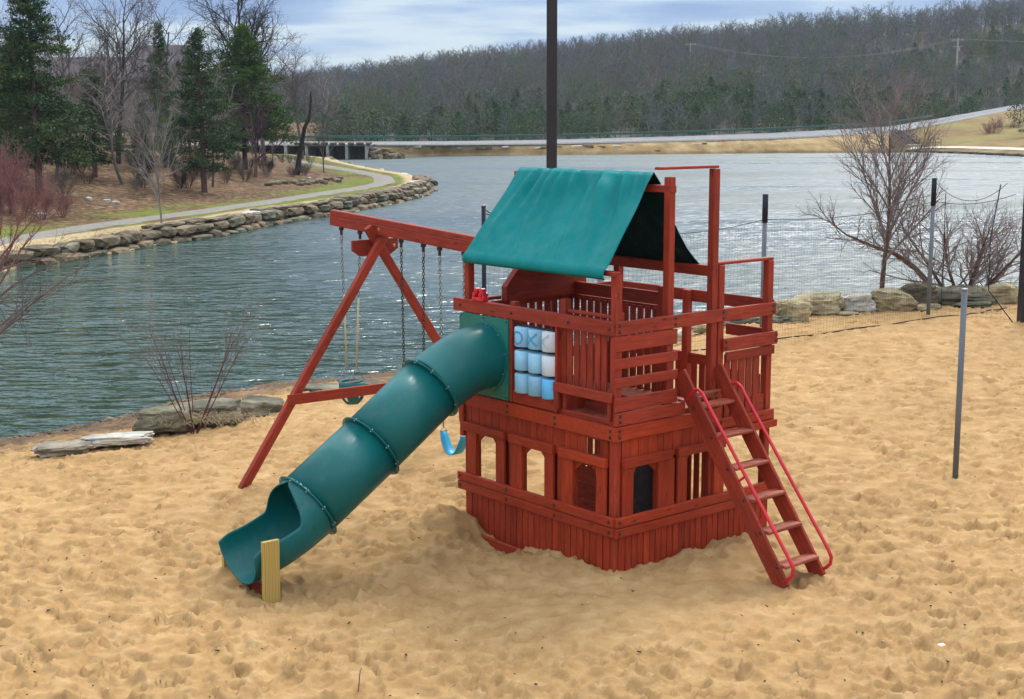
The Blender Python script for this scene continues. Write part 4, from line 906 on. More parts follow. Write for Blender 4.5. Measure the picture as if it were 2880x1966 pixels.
for k, (x0, x1, y0, y1, mt) in enumerate([(0, 78, 808, 858, STONEPALE), (70, 170, 780, 818, STONETAN), (235, 400, 745, 792, STONEGREY), (385, 540, 742, 788, STONEGREY), (640, 850, 722, 748, STONETAN), (1110, 1240, 690, 722, STONETAN), (1290, 1480, 680, 712, STONEGREY)]):
    px, py = Z7((x0 + x1) / 2, y1); boulder(px, py, (x1 - x0) * .6053, (y1 - y0) * .6053,
        ['white rock seen through the playset railing', 'mossy dark rock seen beside the tall playset post', 'flat grey rock at the shore just right of the playset', 'flat grey rock left of the boulder row', 'low tan rock in front of the white boulder', 'low tan rock at the foot of the padded net post', 'low flat rock in front of the wide grey boulder'][k], mt, 50 + k, z=-.05, dep=.8, sub=3, name='rock', cat='rock')
STONEFLAT = stone('weathered_slab', (.13, .11, .08), (.24, .21, .155), (.38, .34, .26), 3.5, 2.0); SLABWHITE = stone('whitish_slab', (.26, .24, .20), (.42, .40, .34), (.58, .55, .48), 4.0, 1.6)
Z8 = lambda x, y: (.5379 * x, 700 + .5379 * y)
for k, (x0, x1, y0, y1, mt, z, lab) in enumerate([
    (158, 462, 985, 1075, STONEFLAT, -.45, 'weathered grey slab tilted into the sand at the left shore, nearest the photo edge'),
    (420, 770, 938, 1030, SLABWHITE, -.42, 'bright white rock between the tilted slab and the grey rocks'), (700, 1000, 815, 962, STONEGREY, -.5, 'big grey lichen covered rock left of the shore shrub'),
    (960, 1255, 790, 925, STONEGREY, -.5, 'big grey lichen covered rock right of the shore shrub'), (1230, 1470, 775, 880, STONEGREY, -.55, 'dark grey rock just left of the red swing frame leg'),
    (1560, 1800, 716, 762, STONEGREY, -.7, 'low rock at the water behind the swing frame leg'), (1790, 2010, 690, 748, STONE, -.7, 'brown rock at the water behind the bucket swing')]):
    px, py = Z8((x0 + x1) / 2, y1); boulder(px, py, (x1 - x0) * .5379, (y1 - y0) * .5379 * (.52 if k < 2 else .85), lab, mt, 70 + k, z=z - (.03 if k < 2 else 0), dep=.85 if k > 1 else .6, sub=4, blocky=.62, strata=.05 if k < 2 else .2, name='shore_rock', cat='rock', rz=[.55, .1, 0, .1, .2, 0, 0][k])
rs = np.random.default_rng(15)
peb = MB()
for k in range(420):   # wet gravel strip
    t = rs.random() ** 1.2; x = -11 + t * 8; yb = np.interp(x, [b[0] for b in BEACH], [b[1] for b in BEACH]); y = yb - abs(rs.normal(0, .5)); z = beach_z(np.array([[x, y]]))[0]; s = rs.uniform(.03, .11)
    v, f = boxgeo(s * 1.4, s, s * .7, s * .2); a = rs.uniform(0, 3); peb.add([(x + p[0] * math.cos(a) - p[1] * math.sin(a), y + p[0] * math.sin(a) + p[1] * math.cos(a), z + p[2]) for p in v], f)
tag(peb.build('shore_gravel', STONE), 'wet gravel and small stones along the left water line', 'gravel', kind='stuff')
# bare trees behind the boulders
TWIGSHORE = simple('grey_brown_twigs', (.17, .135, .125), (.27, .22, .205), 3, .9, .1)
t1 = tree_meshes('shore_tree', 61, 4.9, .075, [(17, .52, .58, .22, .03, .02), (10, .5, .5, .15, .09, .09), (8, .5, .5, .15, .12, .07), (4, .5, .5, .2, .16, .05), (0, 0, 0, 0, .18, .03, .0028)])
p = on_z(2478, 842, -.05); place_tree('shore_tree', t1, (BARKBROWN, TWIGSHORE), p, (.95, .95, .90), .6, 'tall bare tree with an upright trunk standing in the water side of the boulders')
t2 = tree_meshes('shore_tree2', 66, 2.5, .045, [(11, .62, .7, .15, .07, .03), (8, .5, .6, .15, .12, .05), (6, .5, .6, .15, .15, .05), (0, 0, 0, 0, .18, .03, .0028)], trunks=5, spread=.75)
p = on_z(2700, 848, -.05); place_tree('shore_tree', t2, (BARKBROWN, TWIGSHORE), p, (1.25, 1.25, 1.15), 1.9, 'low reddish multi-stemmed bare tree between the padded post and the dark pole', 'tree')
lean = thing('leaning_tree', 'slanting bare limb crossing in front of the upright bare tree, rooted by the padded post', 'tree', on_z(2650, 850, -.05))
b0 = Vector(lean.location); m = MB(); L_ = [Vector(tuple(at_y(*q))) - b0 for q in [(2652, 850, 38.2), (2615, 800, 37.9), (2570, 750, 37.7), (2520, 715, 37.5), (2450, 690, 37.2), (2380, 660, 37.0), (2330, 620, 36.8)]]
m.tube(L_, [.10, .085, .07, .055, .04, .025, .012], 7); m.build('limb', BARKBROWN, lean, True)
m = MB(); rr_ = np.random.default_rng(8)
for i in range(1, 7):
    for k in range(5):
        o = []; a = L_[i - 1].lerp(L_[i], rr_.random()); grow(rr_, np.array(a), np.array([rr_.normal(-.5, .6), rr_.normal(0, .5), rr_.normal(.35, .5)]), rr_.uniform(.5, 1.1), .022, 0, [(6, .55, .6, .2, .12, .04), (5, .5, .6, .2, .15, .04), (0, 0, 0, 0, .18, .03, .004)], o)
        for pts_, rr2, l in o: m.tube(pts_, rr2, 3, cap=False)
m.build('branches', TWIGSHORE, lean)
for (px, py, tx, ty, lab) in [(2700, 850, 2880, 690, 'bare limb reaching right from the low reddish tree behind the dark pole')]:
    lr = thing('leaning_tree', lab, 'tree', on_z(px, py, -.05)); b0 = Vector(lr.location); e1 = Vector(tuple(at_y(tx, ty, 38))) - b0; e0 = Vector((0, 0, -.1)); m = MB()
    q = [e0.lerp(e1, i / 5) + Vector((0, 0, -.25 * math.sin(i / 5 * 3.14))) for i in range(6)]; m.tube(q, [.075, .065, .055, .045, .03, .012], 6); m.build('limb', BARKBROWN, lr, True); m = MB()
    for i in range(1, 6):
        for k in range(4):
            o = []; grow(rr_, np.array(q[i - 1].lerp(q[i], rr_.random())), np.array([rr_.normal(.3, .6), rr_.normal(0, .5), rr_.normal(.6, .4)]), rr_.uniform(.5, 1.1), .02, 0, [(6, .55, .6, .2, .12, .04), (4, .5, .6, .2, .15, .04), (0, 0, 0, 0, .18, .03, .004)], o)
            for pts_, rr2, l in o: m.tube(pts_, rr2, 3, cap=False)
    m.build('branches', TWIGSHORE, lr)
# shrub on the near shore with red-brown stems
ss = tree_meshes('shore_shrub', 23, 2.05, .010, [(5, .5, .35, .35, .03, .03), (4, .5, .45, .25, .07, .05), (0, 0, 0, 0, .08, .04, .0035)], trunks=13, spread=.60)
BARKWINE = bark('wine_red_bark', (.07, .022, .025), (.13, .045, .05)); p = on_z(545, 1192, -.34); place_tree('shore_shrub', ss, (BARKWINE, TWIG), p, 1.0, 0, 'sparse bare shrub with wine-red stems between the two grey shore rocks', 'shrub', None, ('stems', 'twigs'))
dg = MB(); rs = np.random.default_rng(3)
for k in range(260):
    c = Vector(tuple(p)) + Vector((rs.normal(.15, .5), rs.normal(.05, .18), .02)); dg.tube([c, c + Vector((rs.normal(0, .07), rs.normal(0, .05), .09)), c + Vector((rs.normal(0, .16), rs.normal(0, .1), rs.uniform(.08, .2)))], [.005, .004, .001], 3, cap=False)
DRYG = simple('dry_grass', (.28, .22, .13), (.42, .35, .22), 5, .9, .1); tag(dg.build('dry_grass', DRYG), 'tuft of dry grass at the foot of the shore shrub', 'grass', kind='stuff')
# bush reaching in from the left edge
lb = thing('shrub', 'long grey branches reaching over the water from the left edge of the photo', 'shrub', (-13.2, 21.6, float(beach_z(np.array([[-13.2, 21.6]]))[0]))); m = MB(); b0 = Vector(lb.location); rs = np.random.default_rng(12)
def twigs(m, q, n, ln, r0, up_, side=.5):
    for i in range(1, len(q)):
        for k in range(n):
            o = []; t = (q[i] - q[i - 1]).normalized(); d = np.array(t) + np.array([rs.normal(0, side), rs.normal(0, side), rs.normal(up_, side * .6)])
            grow(rs, np.array(q[i - 1].lerp(q[i], rs.random())), d, rs.uniform(.5, 1) * ln, r0, 0, [(4, .6, .5, .3, .08, .02), (0, 0, 0, 0, .1, .02, .004)], o)
            for pts_, rr2, l in o: m.tube(pts_, rr2, 3, cap=False)
for pl, D in [([(-80, 1010), (30, 905), (95, 850), (180, 785), (245, 745)], 23.4), ([(-80, 900), (40, 800), (110, 760), (170, 735)], 23.8), ([(-60, 985), (20, 920), (60, 890), (65, 835), (66, 800)], 22.9), ([(-60, 800), (0, 760), (60, 740), (110, 735)], 23.4), ([(-70, 860), (0, 850), (45, 870), (62, 905)], 23.2), ([(-80, 1030), (0, 915), (60, 868), (110, 830), (215, 790)], 22.7)]:
    q = [Vector(tuple(at_y(a, b, D))) - b0 for a, b in pl]; m.tube([Vector((0, 0, -.1))] + q, [.04] + [.026 - .022 * i / (len(q) - 1) for i in range(len(q))], 5); twigs(m, q, 3, .7, .008, .15)
m.build('branches', TWIG, lb)
lb = thing('shrub', 'red-tinged upright branches rising at the left edge in front of the stone wall', 'shrub', (-12.4, 22.2, float(beach_z(np.array([[-12.4, 22.2]]))[0]))); m = MB(); b0 = Vector(lb.location)
for pl in [[(-40, 820), (10, 740), (35, 690), (55, 620), (85, 560)], [(-30, 800), (30, 700), (50, 640), (40, 560), (60, 480)], [(-60, 780), (0, 660), (10, 560), (25, 440)], [(-20, 830), (60, 700), (95, 660), (140, 615)], [(-50, 760), (-10, 600), (0, 500), (8, 380)], [(-30, 760), (55, 660), (100, 610), (130, 540)]]:
    q = [Vector(tuple(at_y(a, b, 24.5))) - b0 for a, b in pl]; m.tube([Vector((0, 0, -.1))] + q, [.035] + [.022 - .019 * i / (len(q) - 1) for i in range(len(q))], 5); twigs(m, q, 3, .75, .006, .35)
m.build('branches', TWIGRED, lb)

# ------------------------------------------------------------------ poles, net posts, net
def pole(name, label, px, D, ztop, r, mat, zb=None, sides=12, square=False, capm=None, split=None, group=None):
    x = at_y(px, 700, D)[0]; zb = sand_h(x, D) - .1 if zb is None else zb; t = thing(name, label, 'pole', (x, D, zb), 0, group); h = ztop - zb; m = MB()
    if square: m.box((0, 0, h / 2), (r * 2, r * 2, h), bev=.02); m.build('shaft', mat, t)
    elif split:
        m.tube([(0, 0, 0), (0, 0, split - zb)], r, sides); m.build('shaft', mat, t, True); m = MB(); m.tube([(0, 0, split - zb - .02), (0, 0, h)], r * 1.22, sides); m.build('padding', capm, t, True)
    else: m.tube([(0, 0, 0), (0, 0, h)], r, sides); m.build('shaft', mat, t, True); m = MB(); m.tube([(0, 0, h - .005), (0, 0, h + .02)], r * 1.1, sides); m.build('cap', STEEL, t, True)
    return t, Vector((x, D, ztop))
pole('light_pole', 'tall dark square light pole rising behind the green roof', 1551, 34, 13, .125, POLE, square=True)
pole('light_pole', 'tall dark square light pole cut by the right edge of the photo', 2903, 31.9, 13, .20, POLE, square=True)
_, T3 = pole('net_post', 'grey net post with a black padded top in front of the boulders', 2619, 33.2, 3.26, .048, GREYPOLE, capm=NAVY, split=2.63)
_, T2 = pole('net_post', 'grey net post with a black padded top just right of the playset', 2149, 28.3, 3.15, .048, GREYPOLE, capm=NAVY, split=2.60)
_, T1 = pole('net_post', 'dark net post left of the green roof', 1361, 22.8, 3.26, .038, NAVY)
pole('volleyball_post', 'short grey steel pole standing alone in the sand on the right', 2719, 17.9, 2.46, .038, GREYPOLE)
pole('volleyball_post', 'grey pole glimpsed under the green roof behind the playset', 1690, 24.5, 2.9, .06, GREYPOLE)
T4 = Vector((11.45, 31.8, 2.95))
net = thing('net', 'thin dark mesh net hanging from a sagging top cord between the net posts', 'net', (T2.x, T2.y, 0)); nb = Vector(net.location)
def rope(a, b, sag, n=18): return [a.lerp(b, i / n) + Vector((0, 0, -sag * 4 * (i / n) * (1 - i / n))) for i in range(n + 1)]
spans = [(T1 + Vector((0, 0, -.12)), Vector((T2.x, T2.y, 2.64)), .34, .25), (Vector((T2.x, T2.y, 2.64)), Vector((T3.x, T3.y, 2.70)), .12, .25), (Vector((T3.x, T3.y, 2.72)), T4, .14, .25)]
mt_, mm = MB(), MB()
for a, b, sag, zb_ in spans:
    top = [q - nb for q in rope(a, b, sag)]; mt_.tube(top, .008, 4); L_ = (b - a).length; n = int(L_ / .11); r_ = np.random.default_rng(int(L_ * 10))
    cell = .11; cols = []
    for i in range(n + 1):
        f = i / n; j = min(int(f * 18), 17); g = f * 18 - j; q = top[j].lerp(top[j + 1], g); z0 = -.05; wob = .03 * math.sin(i * .55)
        zt = q.z; ng_ = 12; col = [Vector((q.x + wob * math.sin(k * .8), q.y + .04 * math.sin(k * .5 + i * .3), zt + (z0 - zt) * k / ng_)) for k in range(ng_ + 1)]; cols.append(col); mm.tube(col, .0016, 3, cap=False)
    nr_ = int(2.7 / cell)
    for k in range(1, nr_):
        f = k / nr_ * 12; j = int(f); g = f - j; mm.tube([c[j].lerp(c[min(j + 1, 12)], g) for c in cols[::3]], .0016, 3, cap=False)
mt_.tube([q - nb for q in rope(T1 + Vector((0, 0, -.05)), Vector((T1.x + 1.2, T1.y + .9, 2.55)), .05, 6)], .010, 4)
mt_.tube([q - nb for q in rope(T3 + Vector((.03, 0, -.1)), T4 + Vector((-.2, 0, .25)), .42)], .007, 4)
mt_.tube([(T3 + Vector((.28, 0, -.35)) - nb), (T3 + Vector((.3, 0, -1.6)) - nb), (T3 + Vector((.3, 0, -3.1)) - nb)], .010, 4)
mt_.tube([T4 + Vector((-.35, 0, .22)) - nb, T4 + Vector((-.52, 0, -1)) - nb, T4 + Vector((-.5, 0, -2.2)) - nb, T4 + Vector((.1, 0, -2.95)) - nb], .014, 4)
mt_.build('cord', CORD, net); mm.build('mesh_panel', CORD, net)
bc = MB(); bq = [(3.0, 27.4), (5.62, 29.2), (8.68, 31.6), (10.8, 33.1), (12.5, 34.3)]; bc.tube([(x, y, sand_h(x, y) + .015) for x0, x1 in zip(bq[:-1], bq[1:]) for x, y in [(x0[0] + (x1[0] - x0[0]) * k / 6, x0[1] + (x1[1] - x0[1]) * k / 6) for k in range(6)]], .016, 4)
tag(bc.build('ground_cord', CORD), 'dark cord lying along the sand in front of the boulders', 'cord')

# ------------------------------------------------------------------ the playset
ps = thing('playset', 'red-brown wooden castle playset with green tube slide, green canopy and swing beam', 'playset', (PX, PY, 0), PT)
Xv, Yv, Zv = (1, 0, 0), (0, 1, 0), (0, 0, 1)
def hx(name, x0, x1, y, z0, z1, t=.038, mat=WOOD): return board(name, (x0, y + t / 2, (z0 + z1) / 2), (x1, y + t / 2, (z0 + z1) / 2), Zv, z1 - z0, t, mat, ps)      # board along X, outer face at y
def hy(name, y0, y1, x, z0, z1, t=.038, mat=WOOD): return board(name, (x + t / 2, y0, (z0 + z1) / 2), (x + t / 2, y1, (z0 + z1) / 2), Zv, z1 - z0, t, mat, ps)
def vx(name, x0, x1, y, z0, z1, t=.022, mat=WOOD, bev=.004): return board(name, ((x0 + x1) / 2, y + t / 2, z0), ((x0 + x1) / 2, y + t / 2, z1), Xv, x1 - x0, t, mat, ps, bev)
def vy(name, y0, y1, x, z0, z1, t=.022, mat=WOOD, bev=.004): return board(name, (x + t / 2, (y0 + y1) / 2, z0), (x + t / 2, (y0 + y1) / 2, z1), Yv, y1 - y0, t, mat, ps, bev)
def post(x, y, z0, z1, s=.089, mat=WOOD): return board('post', (x, y, z0), (x, y, z1), Xv, s, s, mat, ps, .008)
bm_ = MB(); bm_.tube([(0, 0, 0), (0, 0, .006), (0, 0, .010)], [.019, .019, .008], 8); bolt_me = bm_.mesh('bolt'); bolt_me.materials.append(DARKMETAL)
rm_ = MB(); rm_.tube([(0, 0, -.001), (0, 0, .0015)], [.026, .026], 10); recess_me = rm_.mesh('bolt_recess')
def bolt(x, y, z, axis):
    o = bpy.data.objects.new('bolt', bolt_me); COL.objects.link(o); o.parent = ps; o.location = (x, y, z); o.rotation_euler = (R(90), 0, 0) if axis == 'y' else (0, R(-90), 0); return o
r_ = random.Random(5)
# posts: (x, y, top)
for x, y, zt in [(.075, .075, 3.10), (.82, .075, 4.06), (1.495, .075, 4.13), (1.60, .072, 3.10), (2.41, .075, 3.10), (.075, 2.50, 3.10), (.82, 2.50, 4.06), (1.53, 2.50, 3.02), (2.41, 2.50, 2.66), (1.585, 1.62, 2.98), (1.585, .90, 2.80), (2.41, 1.30, 2.66)]:
    post(x, y, -.35, zt)
post(.075, 1.70, -.3, 1.55); post(.075, .88, -.3, 1.55)
post(.105, .88, 1.6, 2.78); post(.105, 1.72, 1.6, 2.67, .085); post(.16, .10, 2.3, 2.71, .06)
# ---- left wall (the slide wall), top to bottom
hy('rail_board', 0, 2.715, .0, 2.483, 2.628, .075)
for y in (.10, .72, 1.66, 2.58): bolt(-.002, y, 2.555, 'x')
# picket bay between corner post and game panel
for y in (.765, .655, .55, .445, .335, .235): vy('picket', y - .040, y + .040, .055, 1.83, 2.50)
hy('rail_board', .13, .86, .085, 2.64, 2.68, .03)
hy('rail_board', .04, .93, -.030, 1.795, 1.90, .032)
board('bracket', (.01, .905, 1.60), (.01, .905, 1.80), Yv, .07, .05, WOOD, ps); board('bracket', (.01, .095, 1.60), (.01, .095, 1.80), Yv, .05, .03, WOOD, ps)
for k in range(2): hy('kick_board', .12, .84, .34, 1.585 + k * .12, 1.69 + k * .12, .03)
# tic-tac-toe panel
hy('panel_board', .93, 1.685, .018, 1.556, 1.69, .034)
vy('side_board', 1.655, 1.69, .0, 1.56, 2.48, .07); vy('side_board', .905, .932, .0, 1.56, 2.48, .07)
cyl = MB(); n_ = 20; prof_ = [(.0, -.106), (.098, -.106), (.106, -.098), (.106, .098), (.098, .106), (.0, .106)]
V = []; F = []
for i, (rr, z) in enumerate(prof_):
    for j in range(n_): V.append((rr * math.cos(6.2832 * j / n_), rr * math.sin(6.2832 * j / n_), z))
for i in range(len(prof_) - 1):
    for j in range(n_): F.append((i * n_ + j, i * n_ + (j + 1) % n_, (i + 1) * n_ + (j + 1) % n_, (i + 1) * n_ + j))
cyl.add(V, F); cyl_me = {}
for nm, mt in (('a', TILE), ('w', TILEW), ('b', TILEB)): me = cyl.mesh('game_tile'); me.materials.append(mt); cyl_me[nm] = me
kinds = [['a', 'a', 'w'], ['a', 'a', 'w'], ['a', 'a', 'b']]
def patch_on_cyl(parent, strokes, mat, rad=.1082):
    m = MB()
    for st_ in strokes:      # strokes are polylines in (angle*r, z)
        V = []; F = []
        for i, (s, z) in enumerate(st_):
            q0 = st_[max(i - 1, 0)]; q1 = st_[min(i + 1, len(st_) - 1)]; t = Vector((q1[0] - q0[0], q1[1] - q0[1])).normalized(); nn_ = (-t.y * .011, t.x * .011)
            for sg in (-1, 1):
                a, zz_ = (s + sg * nn_[0]) / .104, z + sg * nn_[1]; V.append((-rad * math.cos(a), -rad * math.sin(a), zz_))
        for i in range(len(st_) - 1): F.append((2 * i, 2 * i + 1, 2 * i + 3, 2 * i + 2))
        m.add(V, F)
    return m.build('painted_mark', mat, parent)
for c, y in enumerate((1.49, 1.26, 1.035)):
    for r, z in enumerate((2.312, 2.052, 1.80)):
        o = bpy.data.objects.new('game_tile', cyl_me[kinds[r][c]]); COL.objects.link(o); o.parent = ps; o.location = (.045, y, z); o.rotation_euler = (0, 0, 0)
        for p_ in o.data.polygons: p_.use_smooth = True
        if r == 0 and c == 0: patch_on_cyl(o, [[(.062 * math.cos(6.2832 * i / 28) + .005, .066 * math.sin(6.2832 * i / 28) - .005) for i in range(29)]], INK)
        if r == 0 and c == 1: patch_on_cyl(o, [[(-.08 + .16 * i / 10, -.07 + .14 * i / 10) for i in range(11)], [(-.08 + .16 * i / 10, .07 - .14 * i / 10) for i in range(11)]], INK)
        if r == 0 and c == 2: patch_on_cyl(o, [[(.06 - .10 * i / 6, .075 - .07 * i / 6) for i in range(7)] + [(-.04 + .09 * i / 6, .005 - .075 * i / 6) for i in range(1, 7)], [(-.09 + .03 * i / 6, .06 - .10 * i / 6) for i in range(7)]], GREYINK)
for z in (2.182, 1.926, 2.43): m = MB(); m.tube([(.045, .93, z), (.045, 1.66, z)], .012, 8); m.build('rod', BLACKPL, ps, True)
# green slide panel with a round opening
SY, SZ = 2.09, 2.02
m = MB(); y0, y1, z0, z1 = 1.692, 2.565, 1.572, 2.478; n_ = 48; V = []; F = []
for i in range(n_):
    a = 6.2832 * i / n_ + .0654; ca, sa = math.cos(a), math.sin(a); k = min((y1 - SY if ca > 0 else SY - y0) / abs(ca) if abs(ca) > 1e-6 else 9, (z1 - SZ if sa > 0 else SZ - z0) / abs(sa) if abs(sa) > 1e-6 else 9)
    for xx in (-.022, .006): V += [(xx, SY + .358 * ca, SZ + .358 * sa), (xx, SY + k * ca, SZ + k * sa)]
for i in range(n_):
    a, b = 4 * i, 4 * ((i + 1) % n_); F += [(a, a + 1, b + 1, b), (a + 2, b + 2, b + 3, a + 3), (a, b, b + 2, a + 2), (a + 1, a + 3, b + 3, b + 1)]
m.add(V, F); panel = m.build('slide_panel', GPANEL, ps)
for (y, z) in [(1.72, 2.45), (2.53, 2.45), (1.72, 1.60), (2.53, 1.60), (1.72, 2.02), (2.53, 2.02), (2.12, 2.455)]:
    o = bpy.data.objects.new('bolt', bolt_me); COL.objects.link(o); o.parent = panel; o.location = (-.023, y, z); o.rotation_euler = (0, R(-90), 0); o.scale = (.6,) * 3
# floor beam with its mitred far end
m = MB(); pr = [(.0, 1.402), (2.46, 1.402), (2.51, 1.425), (2.27, 1.548), (.0, 1.548)]
V = [(xx, y, z) for xx in (-.012, .028) for y, z in pr]; m.add(V, [(0, 4, 3, 2, 1), (5, 6, 7, 8, 9)] + [(i, (i + 1) % 5, (i + 1) % 5 + 5, i + 5) for i in range(5)]); m.build('floor_beam', WOODLOW, ps)
for y in (.06, .92, 1.72):
    for z in (1.44, 1.505): bolt(-.013, y, z, 'x')
board('bracket', (.02, 2.575, 1.02), (.02, 2.565, 1.43), Yv, .07, .04, WOODLOW, ps); board('bracket', (.02, 2.60, 1.18), (.02, 2.62, 1.40), Yv, .05, .036, WOODLOW, ps)
# planked upper strip of the lower storey
y = .135
while y < 2.47:
    w = r_.choice([.085, .11, .125, .14]); y2 = min(y + w, 2.475)
    if y < .42 and y2 > .26: pass
    else: vy('plank', y, y2 - .005, .030, 1.10 if y < 2.4 else 1.0, 1.42, .02, WOODLOW)
    y = y2
vy('plank', .135, .255, .030, 1.10, 1.42, .02, WOODLOW)
for a, b in ((1.775, 2.52), (.945, 1.69), (.12, .85)): hy('lintel', a, b, -.030, 1.10, 1.20, .055, WOODLOW)
def windowset(side, o0, o1, c0, c1, zs=.55, ztop=1.115, zc=.985, off=(.12, .15)):
    """arched opening from o0 to o1 with casing boards out to c0 and c1"""
    f = vy if side == 'y' else vx
    lo = -.004
    f('casing', c0, o0, lo, zs, 1.10, .034, WOODLOW); f('casing', o1, c1, lo, zs, 1.10, .034, WOODLOW)
    f('jamb', o0 - .03, o0, lo + .032, zs, 1.12, .05, WOODLOW); f('jamb', o1, o1 + .03, lo + .032, zs, 1.12, .05, WOODLOW)
    for (a, b) in ((o0, o0 + off[0]), (o1, o1 - off[1])):
        tri = [(a, zc), (b, ztop), (a, ztop)]; m = MB(); V = [((xx, p_, z) if side == 'y' else (p_, xx, z)) for xx in (.032, .054) for p_, z in tri]
        m.add(V, [(0, 1, 2), (3, 5, 4), (0, 3, 4, 1), (1, 4, 5, 2), (2, 5, 3, 0)]); m.build('gusset', WOODLOW, ps)
windowset('y', 1.94, 2.30, 1.79, 2.47); windowset('y', 1.10, 1.48, .955, 1.665); windowset('y', .28, .64, .135, .82, ztop=1.10)
hy('sill_board', 0, 2.62, -.034, .500, .598, .05, WOODLOW); hy('sill_board', 0, 2.62, -.030, .388, .490, .045, WOODLOW)
for y in (.05, .90, 1.72, 2.57):
    for z in (.55, .44): bolt(-.034, y, z, 'x')
y = .09; n_ = 24; pitch = (2.50 - .09) / n_
for i in range(n_): vy('skirt_board', y + i * pitch, y + (i + 1) * pitch - .009, .012 + r_.uniform(-.002, .003), -.35, .40, .022, WOODLOW, .005)
board('ground_board', (-.09, 1.02, -.115), (-.10, 2.66, -.085), Zv, .115, .04, WOOD, ps)
hy('joist', .13, 2.46, .048, 1.36, 1.60, .03); hx('joist', .13, 2.36, .048, 1.20, 1.60, .03); vy('side_board', .84, .86, .05, 1.56, 1.83, .3); board('shelf_board', (.06, .13, 1.85), (.06, .84, 1.85), Xv, .0, .02, WOOD, ps) if False else None
for a_, b_ in ((1.62, 1.93), (.78, 1.09), (.06, .265), (2.40, 2.56)): vy('backing_board', a_, b_, .092, -.2, 1.42, .018, WOODLOW)
for a_, b_ in ((.06, .26), (.84, 1.05), (1.60, 1.76)): vx('backing_board', a_, b_, .092, -.2, 1.42, .018, WOODLOW)
# ---- right wall (the ladder wall)
hx('rail_board', .0, 2.47, -.004, 2.492, 2.632, .038)
for x in (.05, .86, 1.60, 2.42):
    for z in (2.53, 2.595): bolt(x, -.004, z, 'y')
for z0, z1, x1 in ((2.325, 2.482, .895), (2.145, 2.250, .905), (1.950, 2.052, .91)): hx('wall_board', .0, x1, .0, z0, z1, .030)
hx('wall_board', .0, .91, .0, 1.700, 1.847, .030); hx('wall_board', .0, 1.02, -.012, 1.558, 1.692, .038); hx('floor_beam', .0, 1.60, -.006, 1.395, 1.545, .040, WOODLOW)
for x in (.06,):
    for z in (1.44, 1.505, 1.60, 1.66): bolt(x, -.012, z, 'y')
hx('floor_beam', 1.60, 2.48, -.004, 1.305, 1.420, .036, WOODLOW); hx('floor_beam', 1.56, 2.51, -.030, 1.215, 1.298, .045, WOODLOW)
hx('rail_board', 1.585, 2.475, -.030, 2.165, 2.310, .034); hx('rail_board', 1.66, 2.46, -.004, 2.050, 2.150, .030)
for x in (1.62, 2.45):
    for z in (2.205, 2.27): bolt(x, -.031, z, 'y')
for a, b in ((1.675, 1.762), (1.785, 1.885), (1.905, 2.005), (2.025, 2.120), (2.140, 2.245)): vx('picket', a, b, .030, 1.32, 2.12)
for z0, nm in ((2.48, 'x'),): pass
hx('lintel', .11, .83, -.030, 1.10, 1.20, .05, WOODLOW); hx('lintel', .92, 1.66, -.030, 1.10, 1.20, .05, WOODLOW)
x = .13
while x < 1.66:
    w = r_.choice([.09, .12, .14]); vx('plank', x, min(x + w, 1.66) - .005, .030, 1.12, 1.40, .02, WOODLOW); x += w
windowset('x', .27, .63, .12, .88, ztop=1.10, off=(.10, .12)); windowset('x', 1.07, 1.50, .93, 1.66, ztop=1.12, off=(.10, .12))
hx('sill_board', 0, 2.47, -.034, .490, .590, .05, WOODLOW); hx('sill_board', 0, 2.47, -.030, .380, .478, .045, WOODLOW)
bolt(.05, -.034, .54, 'y'); bolt(.05, -.034, .43, 'y')
n_ = 26; pitch = (2.40 - .09) / n_
for i in range(n_): vx('skirt_board', .09 + i * pitch, .09 + (i + 1) * pitch - .009, .012 + r_.uniform(-.002, .003), -.35, .40, .022, WOODLOW, .005)
# ---- far walls
hy('rail_board', .03, 2.50, 2.44, 2.52, 2.66, .036); hy('rail_board', .03, .72, 2.44, 2.19, 2.32, .036); hy('rail_board', .92, 2.50, 2.40, 1.785, 1.91, .036)
for i in range(11): vy('picket', 1.00 + i * .128, 1.088 + i * .128, 2.40, 1.32, 1.80)
for i in range(6): vy('picket', .16 + i * .128, .248 + i * .128, 2.40, 1.32, 1.80)
hy('rail_board', .93, 2.50, 1.56, 2.58, 2.73, .036); hy('rail_board', .90, 2.50, 1.60, 2.51, 2.57, .03)
for i in range(13): vy('picket', .972 + i * .1205, 1.060 + i * .1205, 1.58, 1.56, 2.545)
hx('rail_board', .08, 1.56, 2.50, 2.50, 2.57, .036); hx('rail_board', .10, .52, 2.46, 2.59, 2.63, .05); hx('rail_board', 1.56, 2.42, 2.50, 2.52, 2.66, .036); hx('rail_board', 1.56, 2.42, 2.50, 1.785, 1.91, .036)
for i in range(12): vx('picket', .17 + i * .1185, .252 + i * .1185, 2.52, 1.56, 2.53)
for i in range(7): vx('picket', 1.62 + i * .12, 1.70 + i * .12, 2.52, 1.32, 1.80)
m = MB(); pr = [(.51, 2.575), (1.76, 2.575), (1.76, 2.74), (1.60, 2.93), (.68, 2.93), (.51, 2.74)]; V = [(x, yy, z) for yy in (2.36, 2.45) for x, z in pr]
m.add(V, [(0, 1, 2, 3, 4, 5), (11, 10, 9, 8, 7, 6)] + [((i + 1) % 6, i, i + 6, (i + 1) % 6 + 6) for i in range(6)]); m.build('beam_bracket_board', WOOD, ps)
hy('floor_beam', .0, 2.5, 2.45, 1.22, 1.36, .038, WOODLOW); hx('floor_beam', 0, 2.45, 2.53, 1.22, 1.36, .038, WOODLOW)
for i in range(7): vx('picket', 1.58 + i * .125, 1.665 + i * .125, 2.52, -.2, 1.25, .022, WOODLOW)
for i in range(9): vy('picket', .95 + i * .128, 1.035 + i * .128, 2.42, -.2, 1.25, .022, WOODLOW)
